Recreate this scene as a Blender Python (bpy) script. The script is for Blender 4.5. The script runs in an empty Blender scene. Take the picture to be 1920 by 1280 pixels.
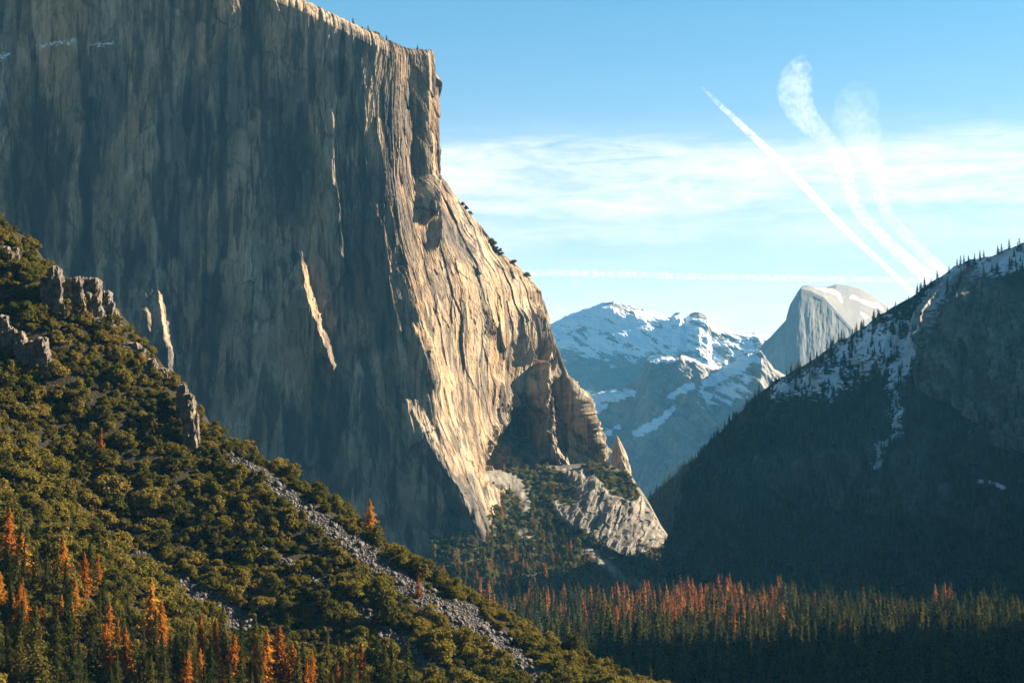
import bpy, math, random
import numpy as np

random.seed(7)
rng = np.random.default_rng(11)
S = bpy.context.scene
COL = S.collection
F32 = np.float32

# ------------------------------------------------------------------ camera model (1920x1280 photo pixels)
FPX = 3500.0
PITCH = math.atan(244 / FPX)
CP, SP = math.cos(PITCH), math.sin(PITCH)

def at(px, py, D):
    """world point seen at photo pixel (px, py) at forward distance D metres"""
    px, py, D = np.asarray(px, float), np.asarray(py, float), np.asarray(D, float)
    u = (px - 960) / FPX
    v = (640 - py) / FPX
    y = CP - v * SP
    z = SP + v * CP
    k = D / y
    return np.stack(np.broadcast_arrays(u * k, D, z * k), -1)

def project(P):
    x, y, z = P[..., 0], P[..., 1], P[..., 2]
    w = np.maximum(y * CP + z * SP, 1.0)
    v = (-y * SP + z * CP) / w
    return 960 + FPX * x / w, 640 - FPX * v

def lerp(a, b, t):
    return a + (b - a) * t

def sstep(a, b, x):
    t = np.clip((x - a) / (b - a), 0, 1)
    return t * t * (3 - 2 * t)

# ------------------------------------------------------------------ noise
def _tab(seed):
    r = np.random.default_rng(seed)
    p = r.permutation(512)
    a = r.random(512) * 2 * np.pi
    return np.concatenate([p, p]).astype(np.int32), np.cos(a).astype(F32), np.sin(a).astype(F32)
_TABS = {}

def noise(x, y, seed=0):
    if seed not in _TABS:
        _TABS[seed] = _tab(seed)
    p, gx, gy = _TABS[seed]
    x = np.asarray(x, F32); y = np.asarray(y, F32)
    xi = np.floor(x).astype(np.int32); yi = np.floor(y).astype(np.int32)
    xf = x - xi; yf = y - yi
    u = xf * xf * xf * (xf * (xf * 6 - 15) + 10)
    v = yf * yf * yf * (yf * (yf * 6 - 15) + 10)
    X0 = xi & 511; X1 = (xi + 1) & 511; Y0 = yi & 511; Y1 = (yi + 1) & 511
    def g(X, Y, dx, dy):
        h = p[p[X] + Y] & 511
        return gx[h] * dx + gy[h] * dy
    a = g(X0, Y0, xf, yf); b = g(X1, Y0, xf - 1, yf)
    c = g(X0, Y1, xf, yf - 1); d = g(X1, Y1, xf - 1, yf - 1)
    return (lerp(lerp(a, b, u), lerp(c, d, u), v)) * 1.45

def fbm(x, y, octv=5, gain=0.5, lac=2.03, seed=0, ridged=False):
    s = 0; a = 1.0; n = 0
    for i in range(octv):
        q = noise(x, y, seed + i)
        if ridged:
            q = 1 - 2 * np.abs(q)
        s = s + a * q
        n += a
        a *= gain
        x = x * lac + 13.7; y = y * lac + 5.1
    return s / n

def facets(x, y, seed, tilt=1.0):
    """broken rock: each cell of a jittered lattice is a flat block with its own offset and tilt; returns (height about -1..1, edge nearness 0..1)"""
    r = np.random.default_rng(seed)
    T = r.random((64, 64, 5)).astype(F32)
    x = np.asarray(x, F32); y = np.asarray(y, F32)
    xi = np.floor(x).astype(np.int32); yi = np.floor(y).astype(np.int32)
    b1 = np.full(x.shape, 9, F32); b2 = np.full(x.shape, 9, F32); h = np.zeros(x.shape, F32)
    for dj in (-1, 0, 1):
        for di in (-1, 0, 1):
            c = T[(xi + di) & 63, (yi + dj) & 63]
            ddx = x - (xi + di + c[..., 0]); ddy = y - (yi + dj + c[..., 1])
            d = ddx * ddx + ddy * ddy
            hh = (c[..., 2] - .5) * 1.2 + tilt * ((c[..., 3] - .5) * ddx * 1.6 + (c[..., 4] - .5) * ddy * 1.2)
            n = d < b1
            b2 = np.where(n, b1, np.minimum(b2, d)); h = np.where(n, hh, h); b1 = np.where(n, d, b1)
    e = np.sqrt(b2) - np.sqrt(b1)
    return h, e

# ------------------------------------------------------------------ mesh helpers
def mesh_from(name, V, faces, nper, smooth=True, attrs=None, mats=(), mat_idx=None):
    """V (n,3); faces flat index array with nper corners a face"""
    me = bpy.data.meshes.new(name)
    V = np.ascontiguousarray(V, F32)
    faces = np.ascontiguousarray(faces, np.int32).ravel()
    nf = len(faces) // nper
    me.vertices.add(len(V)); me.vertices.foreach_set("co", V.ravel())
    me.loops.add(len(faces)); me.loops.foreach_set("vertex_index", faces)
    me.polygons.add(nf)
    me.polygons.foreach_set("loop_start", np.arange(0, nf * nper, nper, dtype=np.int32))
    me.polygons.foreach_set("loop_total", np.full(nf, nper, np.int32))
    if smooth:
        me.polygons.foreach_set("use_smooth", np.ones(nf, bool))
    for m in mats:
        me.materials.append(m)
    if mat_idx is not None:
        me.polygons.foreach_set("material_index", np.ascontiguousarray(mat_idx, np.int32))
    for k, a in (attrs or {}).items():
        at_ = me.attributes.new(k, 'FLOAT', 'POINT')
        at_.data.foreach_set("value", np.ascontiguousarray(a, F32).ravel())
    me.update(calc_edges=True)
    return me

def link(name, me, parent=None, loc=None):
    o = bpy.data.objects.new(name, me)
    COL.objects.link(o)
    if parent:
        o.parent = parent
    if loc is not None:
        o.location = loc
    return o

def tag(o, label=None, cat=None, group=None, kind=None):
    if label: o["label"] = label
    if cat: o["category"] = cat
    if group: o["group"] = group
    if kind: o["kind"] = kind
    return o

def grid_faces(ny, nx):
    i = np.arange((ny - 1) * nx, dtype=np.int32).reshape(ny - 1, nx)[:, :-1]
    return np.stack([i, i + 1, i + 1 + nx, i + nx], -1).reshape(-1, 4)

def grid_obj(name, P, mat, attrs=None, smooth=True):
    ny, nx = P.shape[:2]
    me = mesh_from(name, P.reshape(-1, 3), grid_faces(ny, nx), 4, smooth, attrs, [mat])
    return link(name, me)

def grid_normals(P):
    dy = np.gradient(P, axis=0); dx = np.gradient(P, axis=1)
    n = np.cross(dx, dy)
    n /= np.linalg.norm(n, axis=-1, keepdims=True) + 1e-9
    return n

def blur(A, it):
    for _ in range(it):
        B = np.pad(A, ((1, 1), (1, 1), (0, 0)), mode='edge')
        A = (B[:-2, 1:-1] + B[2:, 1:-1] + B[1:-1, :-2] + B[1:-1, 2:] + 2 * B[1:-1, 1:-1]) / 6
    return A

def in_poly(px, py, poly):
    inside = np.zeros(np.shape(px), bool)
    n = len(poly)
    for i in range(n):
        x0, y0 = poly[i]; x1, y1 = poly[(i + 1) % n]
        if y0 == y1:
            continue
        c = ((y0 > py) != (y1 > py)) & (px < (x1 - x0) * (py - y0) / (y1 - y0) + x0)
        inside ^= c
    return inside

def stroke(px, py, pts):
    """0..1 falloff across a polyline of (x, y, halfwidth): 1 on the line, 0 at the half width"""
    best = np.zeros(np.shape(px), float)
    for (x0, y0, w0), (x1, y1, w1) in zip(pts[:-1], pts[1:]):
        dx, dy = x1 - x0, y1 - y0
        L2 = dx * dx + dy * dy + 1e-9
        t = np.clip(((px - x0) * dx + (py - y0) * dy) / L2, 0, 1)
        d = np.hypot(px - x0 - t * dx, py - y0 - t * dy)
        w = w0 + (w1 - w0) * t
        best = np.maximum(best, np.clip(1 - d / w, 0, 1))
    return best

# ------------------------------------------------------------------ materials
class NT:
    def __init__(self, name):
        self.m = bpy.data.materials.new(name)
        self.m.use_nodes = True
        self.t = self.m.node_tree
        self.t.nodes.clear()
        self.out = self.t.nodes.new('ShaderNodeOutputMaterial')
    def n(self, typ, **kw):
        nd = self.t.nodes.new(typ)
        for k, v in kw.items():
            if k.startswith('i_'):
                key = k[2:]
                key = int(key) if key.isdigit() else key.replace('_', ' ')
                if isinstance(v, bpy.types.NodeSocket):
                    self.t.links.new(v, nd.inputs[key])
                else:
                    nd.inputs[key].default_value = v
            else:
                setattr(nd, k, v)
        return nd
    def l(self, a, b):
        self.t.links.new(a, b)
    def coord(self):
        return self.n('ShaderNodeTexCoord').outputs['Object']
    def scaled(self, vec, s, rot=(0, 0, 0)):
        return self.n('ShaderNodeMapping', i_Vector=vec, i_Scale=s, i_Rotation=rot).outputs[0]
    def noise(self, vec, scale, detail=6.0, rough=0.55, dist=0.0):
        return self.n('ShaderNodeTexNoise', i_Vector=vec, i_Scale=scale, i_Detail=detail, i_Roughness=rough, i_Distortion=dist).outputs[0]
    def ramp(self, fac, stops):
        r = self.n('ShaderNodeValToRGB', i_Fac=fac)
        e = r.color_ramp.elements
        while len(e) < len(stops):
            e.new(0.5)
        for el, (p, c) in zip(e, stops):
            el.position = p
            el.color = (c, c, c, 1) if isinstance(c, (int, float)) else (*c, 1)
        return r.outputs[0]
    def mix(self, fac, a, b, blend='MIX'):
        nd = self.n('ShaderNodeMix', data_type='RGBA', blend_type=blend)
        for sock, v in ((nd.inputs[0], fac), (nd.inputs[6], a), (nd.inputs[7], b)):
            if isinstance(v, bpy.types.NodeSocket):
                self.l(v, sock)
            else:
                sock.default_value = (*v, 1) if isinstance(v, tuple) and len(v) == 3 else v
        return nd.outputs[2]
    def math(self, op, a, b=0.0, clamp=False):
        nd = self.n('ShaderNodeMath', operation=op, use_clamp=clamp)
        for i, v in enumerate((a, b)):
            if isinstance(v, bpy.types.NodeSocket):
                self.l(v, nd.inputs[i])
            else:
                nd.inputs[i].default_value = v
        return nd.outputs[0]
    def attr(self, name):
        return self.n('ShaderNodeAttribute', attribute_name=name).outputs['Fac']
    def principled(self, col, rough=0.9, normal=None, spec=0.2):
        p = self.n('ShaderNodeBsdfPrincipled', i_Roughness=rough)
        p.inputs['Specular IOR Level'].default_value = spec
        if isinstance(col, bpy.types.NodeSocket):
            self.l(col, p.inputs['Base Color'])
        else:
            p.inputs['Base Color'].default_value = (*col, 1)
        if normal is not None:
            self.l(normal, p.inputs['Normal'])
        self.l(p.outputs[0], self.out.inputs[0])
        return p
    def bump(self, h, dist, strength=1.0):
        return self.n('ShaderNodeBump', i_Height=h, i_Distance=dist, i_Strength=strength).outputs[0]

def mat_granite(name, light, tan, dark, sx=1 / 90, sz=1 / 700, streak=0.72, bump=5.0, snow=True, tone_attr=False):
    m = NT(name)
    c = m.coord()
    v1 = m.scaled(c, (sx, sx, sz))
    v2 = m.scaled(c, (sx * 4.3, sx * 4.3, sz * 3))
    v3 = m.scaled(c, (1 / 45, 1 / 45, 1 / 60))
    tone = m.noise(v1, 1.0, 5, 0.6)
    strk = m.noise(v2, 1.0, 7, 0.62, 0.3)
    crk = m.noise(m.scaled(c, (sx * 9, sx * 9, sz * 4)), 1.0, 5, 0.6, 0.5)
    crk = m.ramp(m.math('ABSOLUTE', m.math('SUBTRACT', crk, 0.5)), [(0.0, 1.0), (0.022, 0.0)])
    mott = m.noise(v3, 1.0, 8, 0.65)
    col = m.mix(m.ramp(tone, [(0.38, 0.0), (0.60, 1.0)]), light, tan)
    big = m.noise(m.scaled(c, (sx * 0.9, sx * 0.9, sz * 1.6)), 1.0, 4, 0.6, 0.4)
    col = m.mix(m.ramp(big, [(0.48, 0.0), (0.60, 0.72)]), col, tuple(x * 1.5 for x in dark))
    col = m.mix(m.ramp(mott, [(0.3, 0.55), (0.62, 0.0)]), col, tuple(x * 0.5 for x in light))
    if tone_attr:
        tv = m.n('ShaderNodeMapRange', i_Value=m.attr('tone'), i_1=0.1, i_2=0.9, i_3=0.55, i_4=1.35).outputs[0]
        col = m.mix(1.0, col, m.n('ShaderNodeCombineXYZ', i_0=tv, i_1=tv, i_2=tv).outputs[0], 'MULTIPLY')
    col = m.mix(m.math('MULTIPLY', m.ramp(strk, [(0.49, 0.0), (0.57, 1.0)]), streak), col, dark)
    col = m.mix(m.math('MULTIPLY', crk, 0.6), col, tuple(x * 0.5 for x in dark))
    col = m.mix(m.attr('dark'), col, dark)
    col = m.mix(m.attr('pale'), col, tuple(min(1, x * 1.5) for x in light))
    if snow:
        col = m.mix(m.attr('snow'), col, (0.62, 0.66, 0.70))
    h = m.math('ADD', m.noise(m.scaled(c, (1 / 9, 1 / 9, 1 / 40)), 1.0, 8, 0.65), m.math('MULTIPLY', m.noise(c, 0.12, 6, 0.7), 0.6))
    m.principled(col, 0.92, m.bump(h, bump, 0.9))
    return m.m

def mat_slope(name, rock, soil, green, snow=True, gscale=1 / 60):
    """ground of a slope: soil / low growth / bare rock, driven by attributes made with the shape"""
    m = NT(name)
    c = m.coord()
    n1 = m.noise(c, gscale, 8, 0.65)
    n2 = m.noise(c, gscale * 8, 6, 0.7)
    col = m.mix(m.ramp(n1, [(0.4, 0.0), (0.6, 1.0)]), soil, green)
    rk = m.mix(m.ramp(m.noise(m.scaled(c, (1 / 24, 1 / 24, 1 / 130)), 1.0, 8, 0.68), [(0.35, 0.0), (0.65, 1.0)]), tuple(x * 0.28 for x in rock), rock)
    col = m.mix(m.attr('rock'), col, rk)
    col = m.mix(m.ramp(n2, [(0.4, 0.5), (0.65, 0.0)]), col, tuple(x * 0.4 for x in soil))
    if snow:
        col = m.mix(m.attr('snow'), col, (0.62, 0.66, 0.70))
    h = m.math('ADD', n2, m.noise(c, gscale * 3, 6, 0.65))
    m.principled(col, 0.95, m.bump(h, 3.0, 0.8))
    return m.m

def mat_leaf(name, stops, src='object', trans=0.36):
    """leaf colour from a per-plant value (object random, or the instance attribute rb) and a per-leaf value"""
    m = NT(name)
    r = m.attr('rnd')
    if src == 'object':
        oi = m.n('ShaderNodeObjectInfo').outputs['Random']
    else:
        oi = m.n('ShaderNodeAttribute', attribute_name='rb', attribute_type='INSTANCER').outputs['Fac']
    r = m.math('ADD', m.math('MULTIPLY', oi, 0.62), m.math('MULTIPLY', r, 0.38))
    col = m.ramp(r, stops)
    d = m.n('ShaderNodeBsdfDiffuse', i_Color=col)
    t = m.n('ShaderNodeBsdfTranslucent', i_Color=col)
    mx = m.n('ShaderNodeMixShader', i_Fac=trans)
    m.l(d.outputs[0], mx.inputs[1]); m.l(t.outputs[0], mx.inputs[2])
    m.l(mx.outputs[0], m.out.inputs[0])
    return m.m

def mat_plain(name, a, b, scale, bump=0.0, rough=0.9):
    m = NT(name)
    c = m.coord()
    n = m.noise(c, scale, 6, 0.65)
    col = m.mix(m.ramp(n, [(0.35, 0.0), (0.65, 1.0)]), a, b)
    m.principled(col, rough, m.bump(n, bump) if bump else None)
    return m.m

M_CLIFF = mat_granite('cliff_granite', (0.355, 0.285, 0.205), (0.39, 0.25, 0.135), (0.030, 0.033, 0.037), tone_attr=True)
M_FARROCK = mat_granite('far_granite', (0.27, 0.26, 0.245), (0.31, 0.265, 0.21), (0.12, 0.12, 0.12), sx=1 / 260, sz=1 / 1500, streak=0.4, bump=3)
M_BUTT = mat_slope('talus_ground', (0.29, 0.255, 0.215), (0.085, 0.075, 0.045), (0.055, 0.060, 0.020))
M_HILL = mat_slope('hill_ground', (0.07, 0.062, 0.06), (0.030, 0.023, 0.011), (0.024, 0.022, 0.009), gscale=1 / 25)
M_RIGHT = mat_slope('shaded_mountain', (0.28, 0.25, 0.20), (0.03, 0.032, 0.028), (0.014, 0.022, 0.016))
M_FLOOR = mat_slope('valley_soil', (0.2, 0.18, 0.15), (0.06, 0.055, 0.03), (0.03, 0.04, 0.02))
M_ROCK = mat_plain('outcrop_rock', (0.035, 0.03, 0.025), (0.19, 0.155, 0.12), 0.22, 1.2)
M_SCREE = mat_plain('scree_rock', (0.035, 0.031, 0.031), (0.15, 0.135, 0.13), 0.6, 0.3)
M_BARK = mat_plain('bark', (0.05, 0.035, 0.025), (0.12, 0.08, 0.05), 1.5, 0.05)
SHRUB = [(0.0, (0.026, 0.030, 0.009)), (0.35, (0.088, 0.080, 0.014)), (0.6, (0.155, 0.126, 0.021)), (0.85, (0.19, 0.140, 0.030)), (1.0, (0.16, 0.074, 0.024))]
GREEN = [(0.0, (0.016, 0.024, 0.008)), (0.45, (0.038, 0.044, 0.011)), (1.0, (0.140, 0.110, 0.022))]
ORANGE = [(0.0, (0.15, 0.055, 0.014)), (0.3, (0.29, 0.095, 0.012)), (0.65, (0.40, 0.15, 0.018)), (1.0, (0.44, 0.25, 0.04))]
RUST = [(0.0, (0.17, 0.065, 0.022)), (0.5, (0.29, 0.105, 0.028)), (1.0, (0.36, 0.17, 0.05))]
FAROAK = [(0.0, (0.07, 0.075, 0.03)), (0.5, (0.15, 0.14, 0.05)), (1.0, (0.26, 0.21, 0.08))]
M_SHRUB, M_SHRUB_S = mat_leaf('shrub_leaf', SHRUB), mat_leaf('shrub_leaf_mass', SHRUB, 'inst')
M_GREEN, M_GREEN_S = mat_leaf('needle_green', GREEN), mat_leaf('needle_green_mass', GREEN, 'inst')
M_ORANGE = mat_leaf('needle_orange', ORANGE)
M_RUST, M_RUST_S = mat_leaf('needle_rust', RUST), mat_leaf('needle_rust_mass', RUST, 'inst')
M_FAROAK_S = mat_leaf('slope_leaf_mass', FAROAK, 'inst')

# ================================================================== the great cliff
def guide(pys, pxs, Ds, top):
    o = np.argsort(pys)
    return (np.array(pys, float)[o], np.array(pxs, float)[o], np.array(Ds, float)[o], top)

def loft(guides, cols, rows, base=1290, power=1.0, smooth_it=0):
    """surface through guide curves (photo outline + distance); returns P[rows, cols, 3]"""
    t = np.linspace(0, 1, rows) ** power
    cur = []
    for pys, pxs, Ds, top in guides:
        py = base + (top - base) * t
        cur.append(at(np.interp(py, pys, pxs), py, np.interp(py, pys, Ds)))
    out = []
    for a, b, n in zip(cur[:-1], cur[1:], cols):
        k = np.linspace(0, 1, n, endpoint=False)[None, :, None]
        out.append(a[:, None] * (1 - k) + b[:, None] * k)
    out.append(cur[-1][:, None])
    P = np.concatenate(out, 1)
    if smooth_it:
        P = blur(P, smooth_it)
    return P

def arete(px, py, line, wl, wr, amp, fade=0.12, pw=1.6, ftop=None):
    ys = np.array([p[1] for p in line], float); xs = np.array([p[0] for p in line], float)
    x0 = np.interp(py, ys, xs)
    tt = (py - ys[0]) / (ys[-1] - ys[0])
    env = (sstep(0, fade, tt) if ftop is None else np.clip(tt / ftop, 0, 1)) * (1 - sstep(1 - fade, 1, tt))
    d = px - x0
    f = np.where(d < 0, np.clip(1 + d / wl, 0, 1) ** pw, np.clip(1 - d / wr, 0, 1))
    return amp * env * f

R = [1290, 1080, 880, 700, 530, 330, 200, 85]
LEAN = np.array([-75, -45, -15, 12, 35, 55, 68, 80.0])
D0 = 3365
CREST = [(955, 1290), (930, 1082), (905, 1000), (872, 930), (845, 860), (815, 780), (806, 700), (795, 620), (772, 530), (750, 440), (734, 330), (731, 200), (738, 85)]
cr_y = np.array([p[1] for p in CREST][::-1], float); cr_x = np.array([p[0] for p in CREST][::-1], float)
crest_x = np.interp(R, cr_y, cr_x)
gl = [
    guide(R, [-900] * 8, D0 - 160 + LEAN, -330),
    guide(R, [0] * 8, D0 + LEAN, -210),
    guide(R, [300] * 8, D0 + 52 + LEAN, -85),
    guide(R, [560] * 8, D0 + 92 + LEAN, 18),
    guide(R, [840, 800, 745, 712, 690, 672, 672, 680], D0 + 116 + LEAN, 76),
    guide([p[1] for p in CREST], [p[0] for p in CREST], np.interp([-p[1] for p in CREST], [-r for r in R], D0 + 134 + LEAN), 100),
    guide([1290, 1085, 870, 780, 700, 620, 540, 430, 330, 200, 82], [1040, 1030, 1010, 985, 955, 920, 890, 830, 789, 786, 782],
          [3850, 3850, 3850, 3830, 3775, 3700, 3660, 3640, 3638, 3643, 3653], 102),
    guide([1290, 1085, 872, 830, 780, 700, 620, 545, 505, 470, 425, 375, 330, 200, 95], [1170, 1160, 1140, 1115, 1085, 1060, 1030, 1008, 978, 931, 900, 860, 826, 821, 812],
          [3840, 3850, 3862, 3866, 3872, 3890, 3880, 3845, 3825, 3805, 3780, 3755, 3722, 3725, 3735], 100),
    guide([1290, 1085, 872, 700, 545, 425, 330, 200, 95], [1090, 1090, 1080, 1005, 950, 850, 780, 780, 775], [4250, 4250, 4280, 4350, 4350, 4200, 4050, 4000, 4000], 100),
    guide([1290, 330, 95], [800, 600, 600], [5200, 5200, 5200], 100),
]
cols = [60, 150, 190, 175, 150, 330, 420, 120, 30]
P = loft(gl, cols, 820)
P = blur(P, 3)
bx, by = project(P)
Nn = grid_normals(P)
Nn *= np.sign(-(Nn * P).sum(-1, keepdims=True) + 1e-9) * 1.0
arc = np.concatenate([[0], np.cumsum(np.linalg.norm(np.diff(P[300], axis=0), axis=-1))])
arc = np.broadcast_to(arc[None], P.shape[:2]).astype(F32)
zz = P[..., 2].astype(F32)
se = np.clip((bx - np.interp(by, cr_y, cr_x)) / 40, 0, 1)               # 0 on the shaded face, 1 on the sunlit face
se = np.where(np.arange(P.shape[1])[None] >= sum(cols[:5]), np.maximum(se, 0), se)
# vertical corrugation, flakes and cracks
wob = 14 * noise(arc / 120, zz / 160, 40)
sw = 7.0 * fbm((arc + wob) / 95, zz / 700, 4, 0.55, seed=1) \
   + 3.2 * fbm((arc + wob) / 26, zz / 260, 4, 0.55, seed=6, ridged=True) \
   + 1.5 * fbm(arc / 14, zz / 60, 4, 0.6, seed=12) + 0.7 * fbm(arc / 5, zz / 14, 3, 0.6, seed=15)
sk = arc + 0.28 * zz + wob
terr = fbm(sk / 70, zz / 210, 4, 0.55, seed=20)
wx_ = arc + 10 * fbm(arc / 60, zz / 90, 3, seed=251); wz_ = zz + 24 * fbm(arc / 50, zz / 120, 3, seed=255)
f1, e1 = facets(wx_ / 70, wz_ / 330, 260); f2, e2 = facets(wx_ / 24, wz_ / 95, 261); f3, e3 = facets(wx_ / 9, wz_ / 26, 262)
sw = sw * 0.62 + 4.6 * f1 + 2.2 * f2 + 0.9 * f3
uw = (P[..., 1] * 0.84 + P[..., 0] * 0.54 + 0.12 * zz).astype(F32)      # level distance along the sunlit face: its cracks run plumb
sx1 = uw + 5 * fbm(arc / 40, zz / 110, 3, .5, seed=263); wz2 = zz + 16 * fbm(arc / 45, zz / 90, 3, seed=267)
g1, q1 = facets(sx1 / 62, wz2 / 230, 264, 1.4); g2, q2 = facets(sx1 / 24, wz2 / 80, 265, 1.4); g3, q3 = facets(sx1 / 9, wz2 / 28, 266, 1.2)
zone_ = sstep(.05, .6, stroke(bx, by, [(960, 850, 70), (1010, 770, 80), (1090, 850, 80)]))
st = 5 * fbm(uw / 110, zz / 260, 4, 0.5, seed=22) + 2.0 * fbm(uw / 22, zz / 60, 5, 0.6, seed=26) + 8 * g1 + 3.0 * g2 + 1.0 * g3 + 0.9 * fbm(arc / 9, zz / 12, 3, .6, seed=30)
st = st + zone_ * (18 * fbm(sk / 40, zz / 90, 5, 0.6, seed=34, ridged=True) + 8 * g2)
disp = sw * (1 - se) + st * se
tone = np.clip(0.5 + (0.30 * f1 + 0.30 * f2 + 0.28 * f3) * (1 - se) + (0.2 * g1 + .2 * g2 + .2 * g3) * se, 0, 1)
# flakes and pillars that catch the sun beside the shaded face
ux, uy = bx, by
bx = bx + 7 * fbm(ux / 16, uy / 26, 4, 0.6, seed=280); by = by + 8 * fbm(ux / 20, uy / 30, 3, seed=285)
disp += arete(bx, by, [(560, 440), (565, 500), (570, 545), (586, 600), (606, 645), (640, 745)], 110, 17, 34, 0.35, ftop=0.5)
disp += arete(bx, by, [(290, 480), (298, 560), (304, 600), (312, 645), (325, 725)], 170, 20, 66, 0.12, ftop=0.75)
disp += arete(bx, by, [(268, 575), (276, 590), (280, 640)], 40, 10, 16, 0.25)
disp += arete(bx, by, [(732, 700), (752, 735), (775, 780), (812, 850), (858, 920), (884, 975)], 110, 26, 26, 0.10, ftop=0.8)
disp += arete(bx, by, [(770, 600), (786, 640), (802, 690), (812, 740)], 60, 26, 11, 0.2)
bx, by = ux, uy
disp += arete(bx, by, [(786, 80), (788, 200), (795, 330), (800, 425)], 20, 12, 34, 0.08, 0.8)
disp += arete(bx, by, [(812, 130), (811, 200), (812, 330), (818, 480)], 11, 8, 20, 0.1, 0.9)
# recess at the foot of the sunlit face, an amphitheatre kept in shade
ox, oy = bx, by
bx = bx + 16 * fbm(ox / 34, oy / 44, 4, 0.6, seed=240); by = by + 22 * fbm(ox / 30, oy / 50, 4, 0.6, seed=245)
disp -= 62 * sstep(0, 0.8, stroke(bx, by, [(985, 790, 36), (962, 840, 46), (945, 880, 44)]))
disp -= 45 * sstep(0, 0.7, stroke(bx, by, [(1042, 740, 40), (1070, 800, 52), (1090, 850, 44)]))
disp += 34 * np.clip(stroke(bx, by, [(1003, 690, 12), (1012, 760, 24), (1028, 850, 34), (1060, 882, 34)]) * 1.3, 0, 1)
bx, by = ox, oy
for (x, y0, y1, w, a) in [(905, 560, 640, 16, 12), (968, 560, 700, 14, 22), (1000, 560, 690, 16, 24), (930, 700, 780, 18, 16), (880, 430, 520, 14, 10), (1018, 600, 700, 12, 20)]:
    disp += arete(bx, by, [(x, y0), (x + 8, (y0 + y1) / 2), (x + 26, y1)], w * 1.6, w * 0.5, a, 0.3)
rimfade = sstep(0, 0.02, 1 - np.linspace(0, 1, P.shape[0]))[:, None]
Nh = Nn.copy(); Nh[..., 2] *= 0.3
P = P + Nh * disp[..., None]
# rounded brow and plateau behind the rim
rim = P[-1].copy()
jag = 4 * fbm(arc[0] / 40, arc[0] * 0, 4, 0.6, seed=55) + 3 * fbm(arc[0] / 9, arc[0] * 0, 3, 0.6, seed=57)
P[-30:] += (np.linspace(0, 1, 30) ** 2)[:, None, None] * np.array([0, 0, 1.0]) * jag[None, :, None]
rim = P[-1].copy()
brow = []
side = sstep(560, 700, bx[-1]) 
for back, up in [(5, 6), (12, 12), (22, 18), (34, 22.5), (48, 26), (66, 29), (90, 31), (130, 33), (190, 35), (300, 36), (500, 38), (900, 30), (1500, -60)]:
    q = rim.copy()
    q[:, 1] += back
    q[:, 0] -= back * 0.25
    lim = 1.0 * (1 - sstep(715, 822, bx[-1]))
    rough = 0.9 * fbm(arc[0] / 30, np.full_like(arc[0], back / 25), 4, 0.6, seed=59)
    q[:, 2] += (up + 4.5 * rough * min(1, back / 30)) * (0.15 + 0.85 * lim) * 1.5
    brow.append(q)
Pc = np.concatenate([P, np.stack(brow)], 0)
cx, cy = project(Pc)
nb = len(brow)
def ext(a, v=0.0):
    return np.concatenate([a, np.full((nb, a.shape[1]), v)], 0)
dark = np.zeros(bx.shape); pale = np.zeros(bx.shape); snow = np.zeros(bx.shape)
for pts, a in [([(172, 190, 12), (166, 300, 16), (158, 430, 20), (148, 540, 24)], 0.85), ([(418, 150, 9), (416, 300, 12), (414, 420, 16), (420, 480, 12)], 0.8),
               ([(395, 530, 30), (405, 580, 46), (390, 640, 36)], 0.75), ([(566, 200, 14), (575, 330, 20), (568, 420, 12)], 0.6), ([(510, 190, 12), (512, 300, 10)], 0.6),
               ([(372, 200, 8), (370, 400, 12), (365, 520, 14)], 0.6), ([(635, 120, 24), (640, 170, 18)], 0.6), ([(690, 300, 30), (700, 420, 40), (705, 560, 46), (715, 640, 36)], 0.6),
               ([(60, 150, 40), (80, 330, 50), (60, 480, 40)], 0.45), ([(340, 480, 20), (300, 420, 14)], 0.4), ([(640, 640, 40), (600, 760, 50), (640, 900, 50)], 0.3), ([(560, 560, 24), (545, 640, 24)], 0.4)]:
    wv = 10 * noise(bx / 30, by / 120, 70) + 5 * noise(bx / 9, by / 60, 71)
    dark = np.maximum(dark, a * sstep(0, 0.7, stroke(bx + wv, by, pts)))
mpatch = sstep(-.1, .35, fbm(arc / 130, zz / 240, 3, seed=270))
cr1 = (1 - sstep(0, .05, e1)) * 0.55 * sstep(-.2, .3, fbm(arc / 60, zz / 90, 2, seed=272)) + (1 - sstep(0, .07, e2)) * 0.5 * mpatch + (1 - sstep(0, .09, e3)) * .25 * mpatch
dark = np.maximum(dark, np.clip(cr1, 0, .85) * (1 - se))
dark = np.maximum(dark, se * np.clip((1 - sstep(0, .05, q1)) * .45 + (1 - sstep(0, .06, q2)) * .3, 0, .55))
for pts, a in [([(289, 410, 5), (291, 480, 6), (295, 540, 5)], 0.5), ([(220, 480, 4), (222, 600, 5)], 0.35), ([(312, 180, 10), (315, 300, 8)], 0.25), ([(985, 560, 9), (988, 640, 14), (985, 730, 20)], 0.5),
               ([(450, 250, 14), (455, 330, 20)], 0.25), ([(640, 540, 5), (645, 640, 6)], 0.3)]:
    pale = np.maximum(pale, a * sstep(0, 0.8, stroke(bx + 3 * noise(bx / 10, by / 30, 73), by, pts)))
ledge = stroke(bx, by + 4 * noise(bx / 12, by / 9, 74), [(70, 88, 4), (120, 80, 4.5), (140, 78, 4)]) + stroke(bx, by + 4 * noise(bx / 12, by / 9, 74), [(170, 86, 4), (210, 82, 4.5)]) \
      + stroke(bx, by + 6 * noise(bx / 12, by / 9, 75), [(-30, 112, 14), (6, 106, 10), (16, 101, 5)])
snow = np.clip(ledge * 2.2, 0, 1) * sstep(-.12, .12, fbm(bx / 7, by / 3.5, 4, .65, seed=76))
cliff = grid_obj('cliff', Pc, M_CLIFF, {'dark': ext(dark), 'pale': ext(pale), 'snow': ext(snow), 'tone': ext(tone, .5)})
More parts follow.
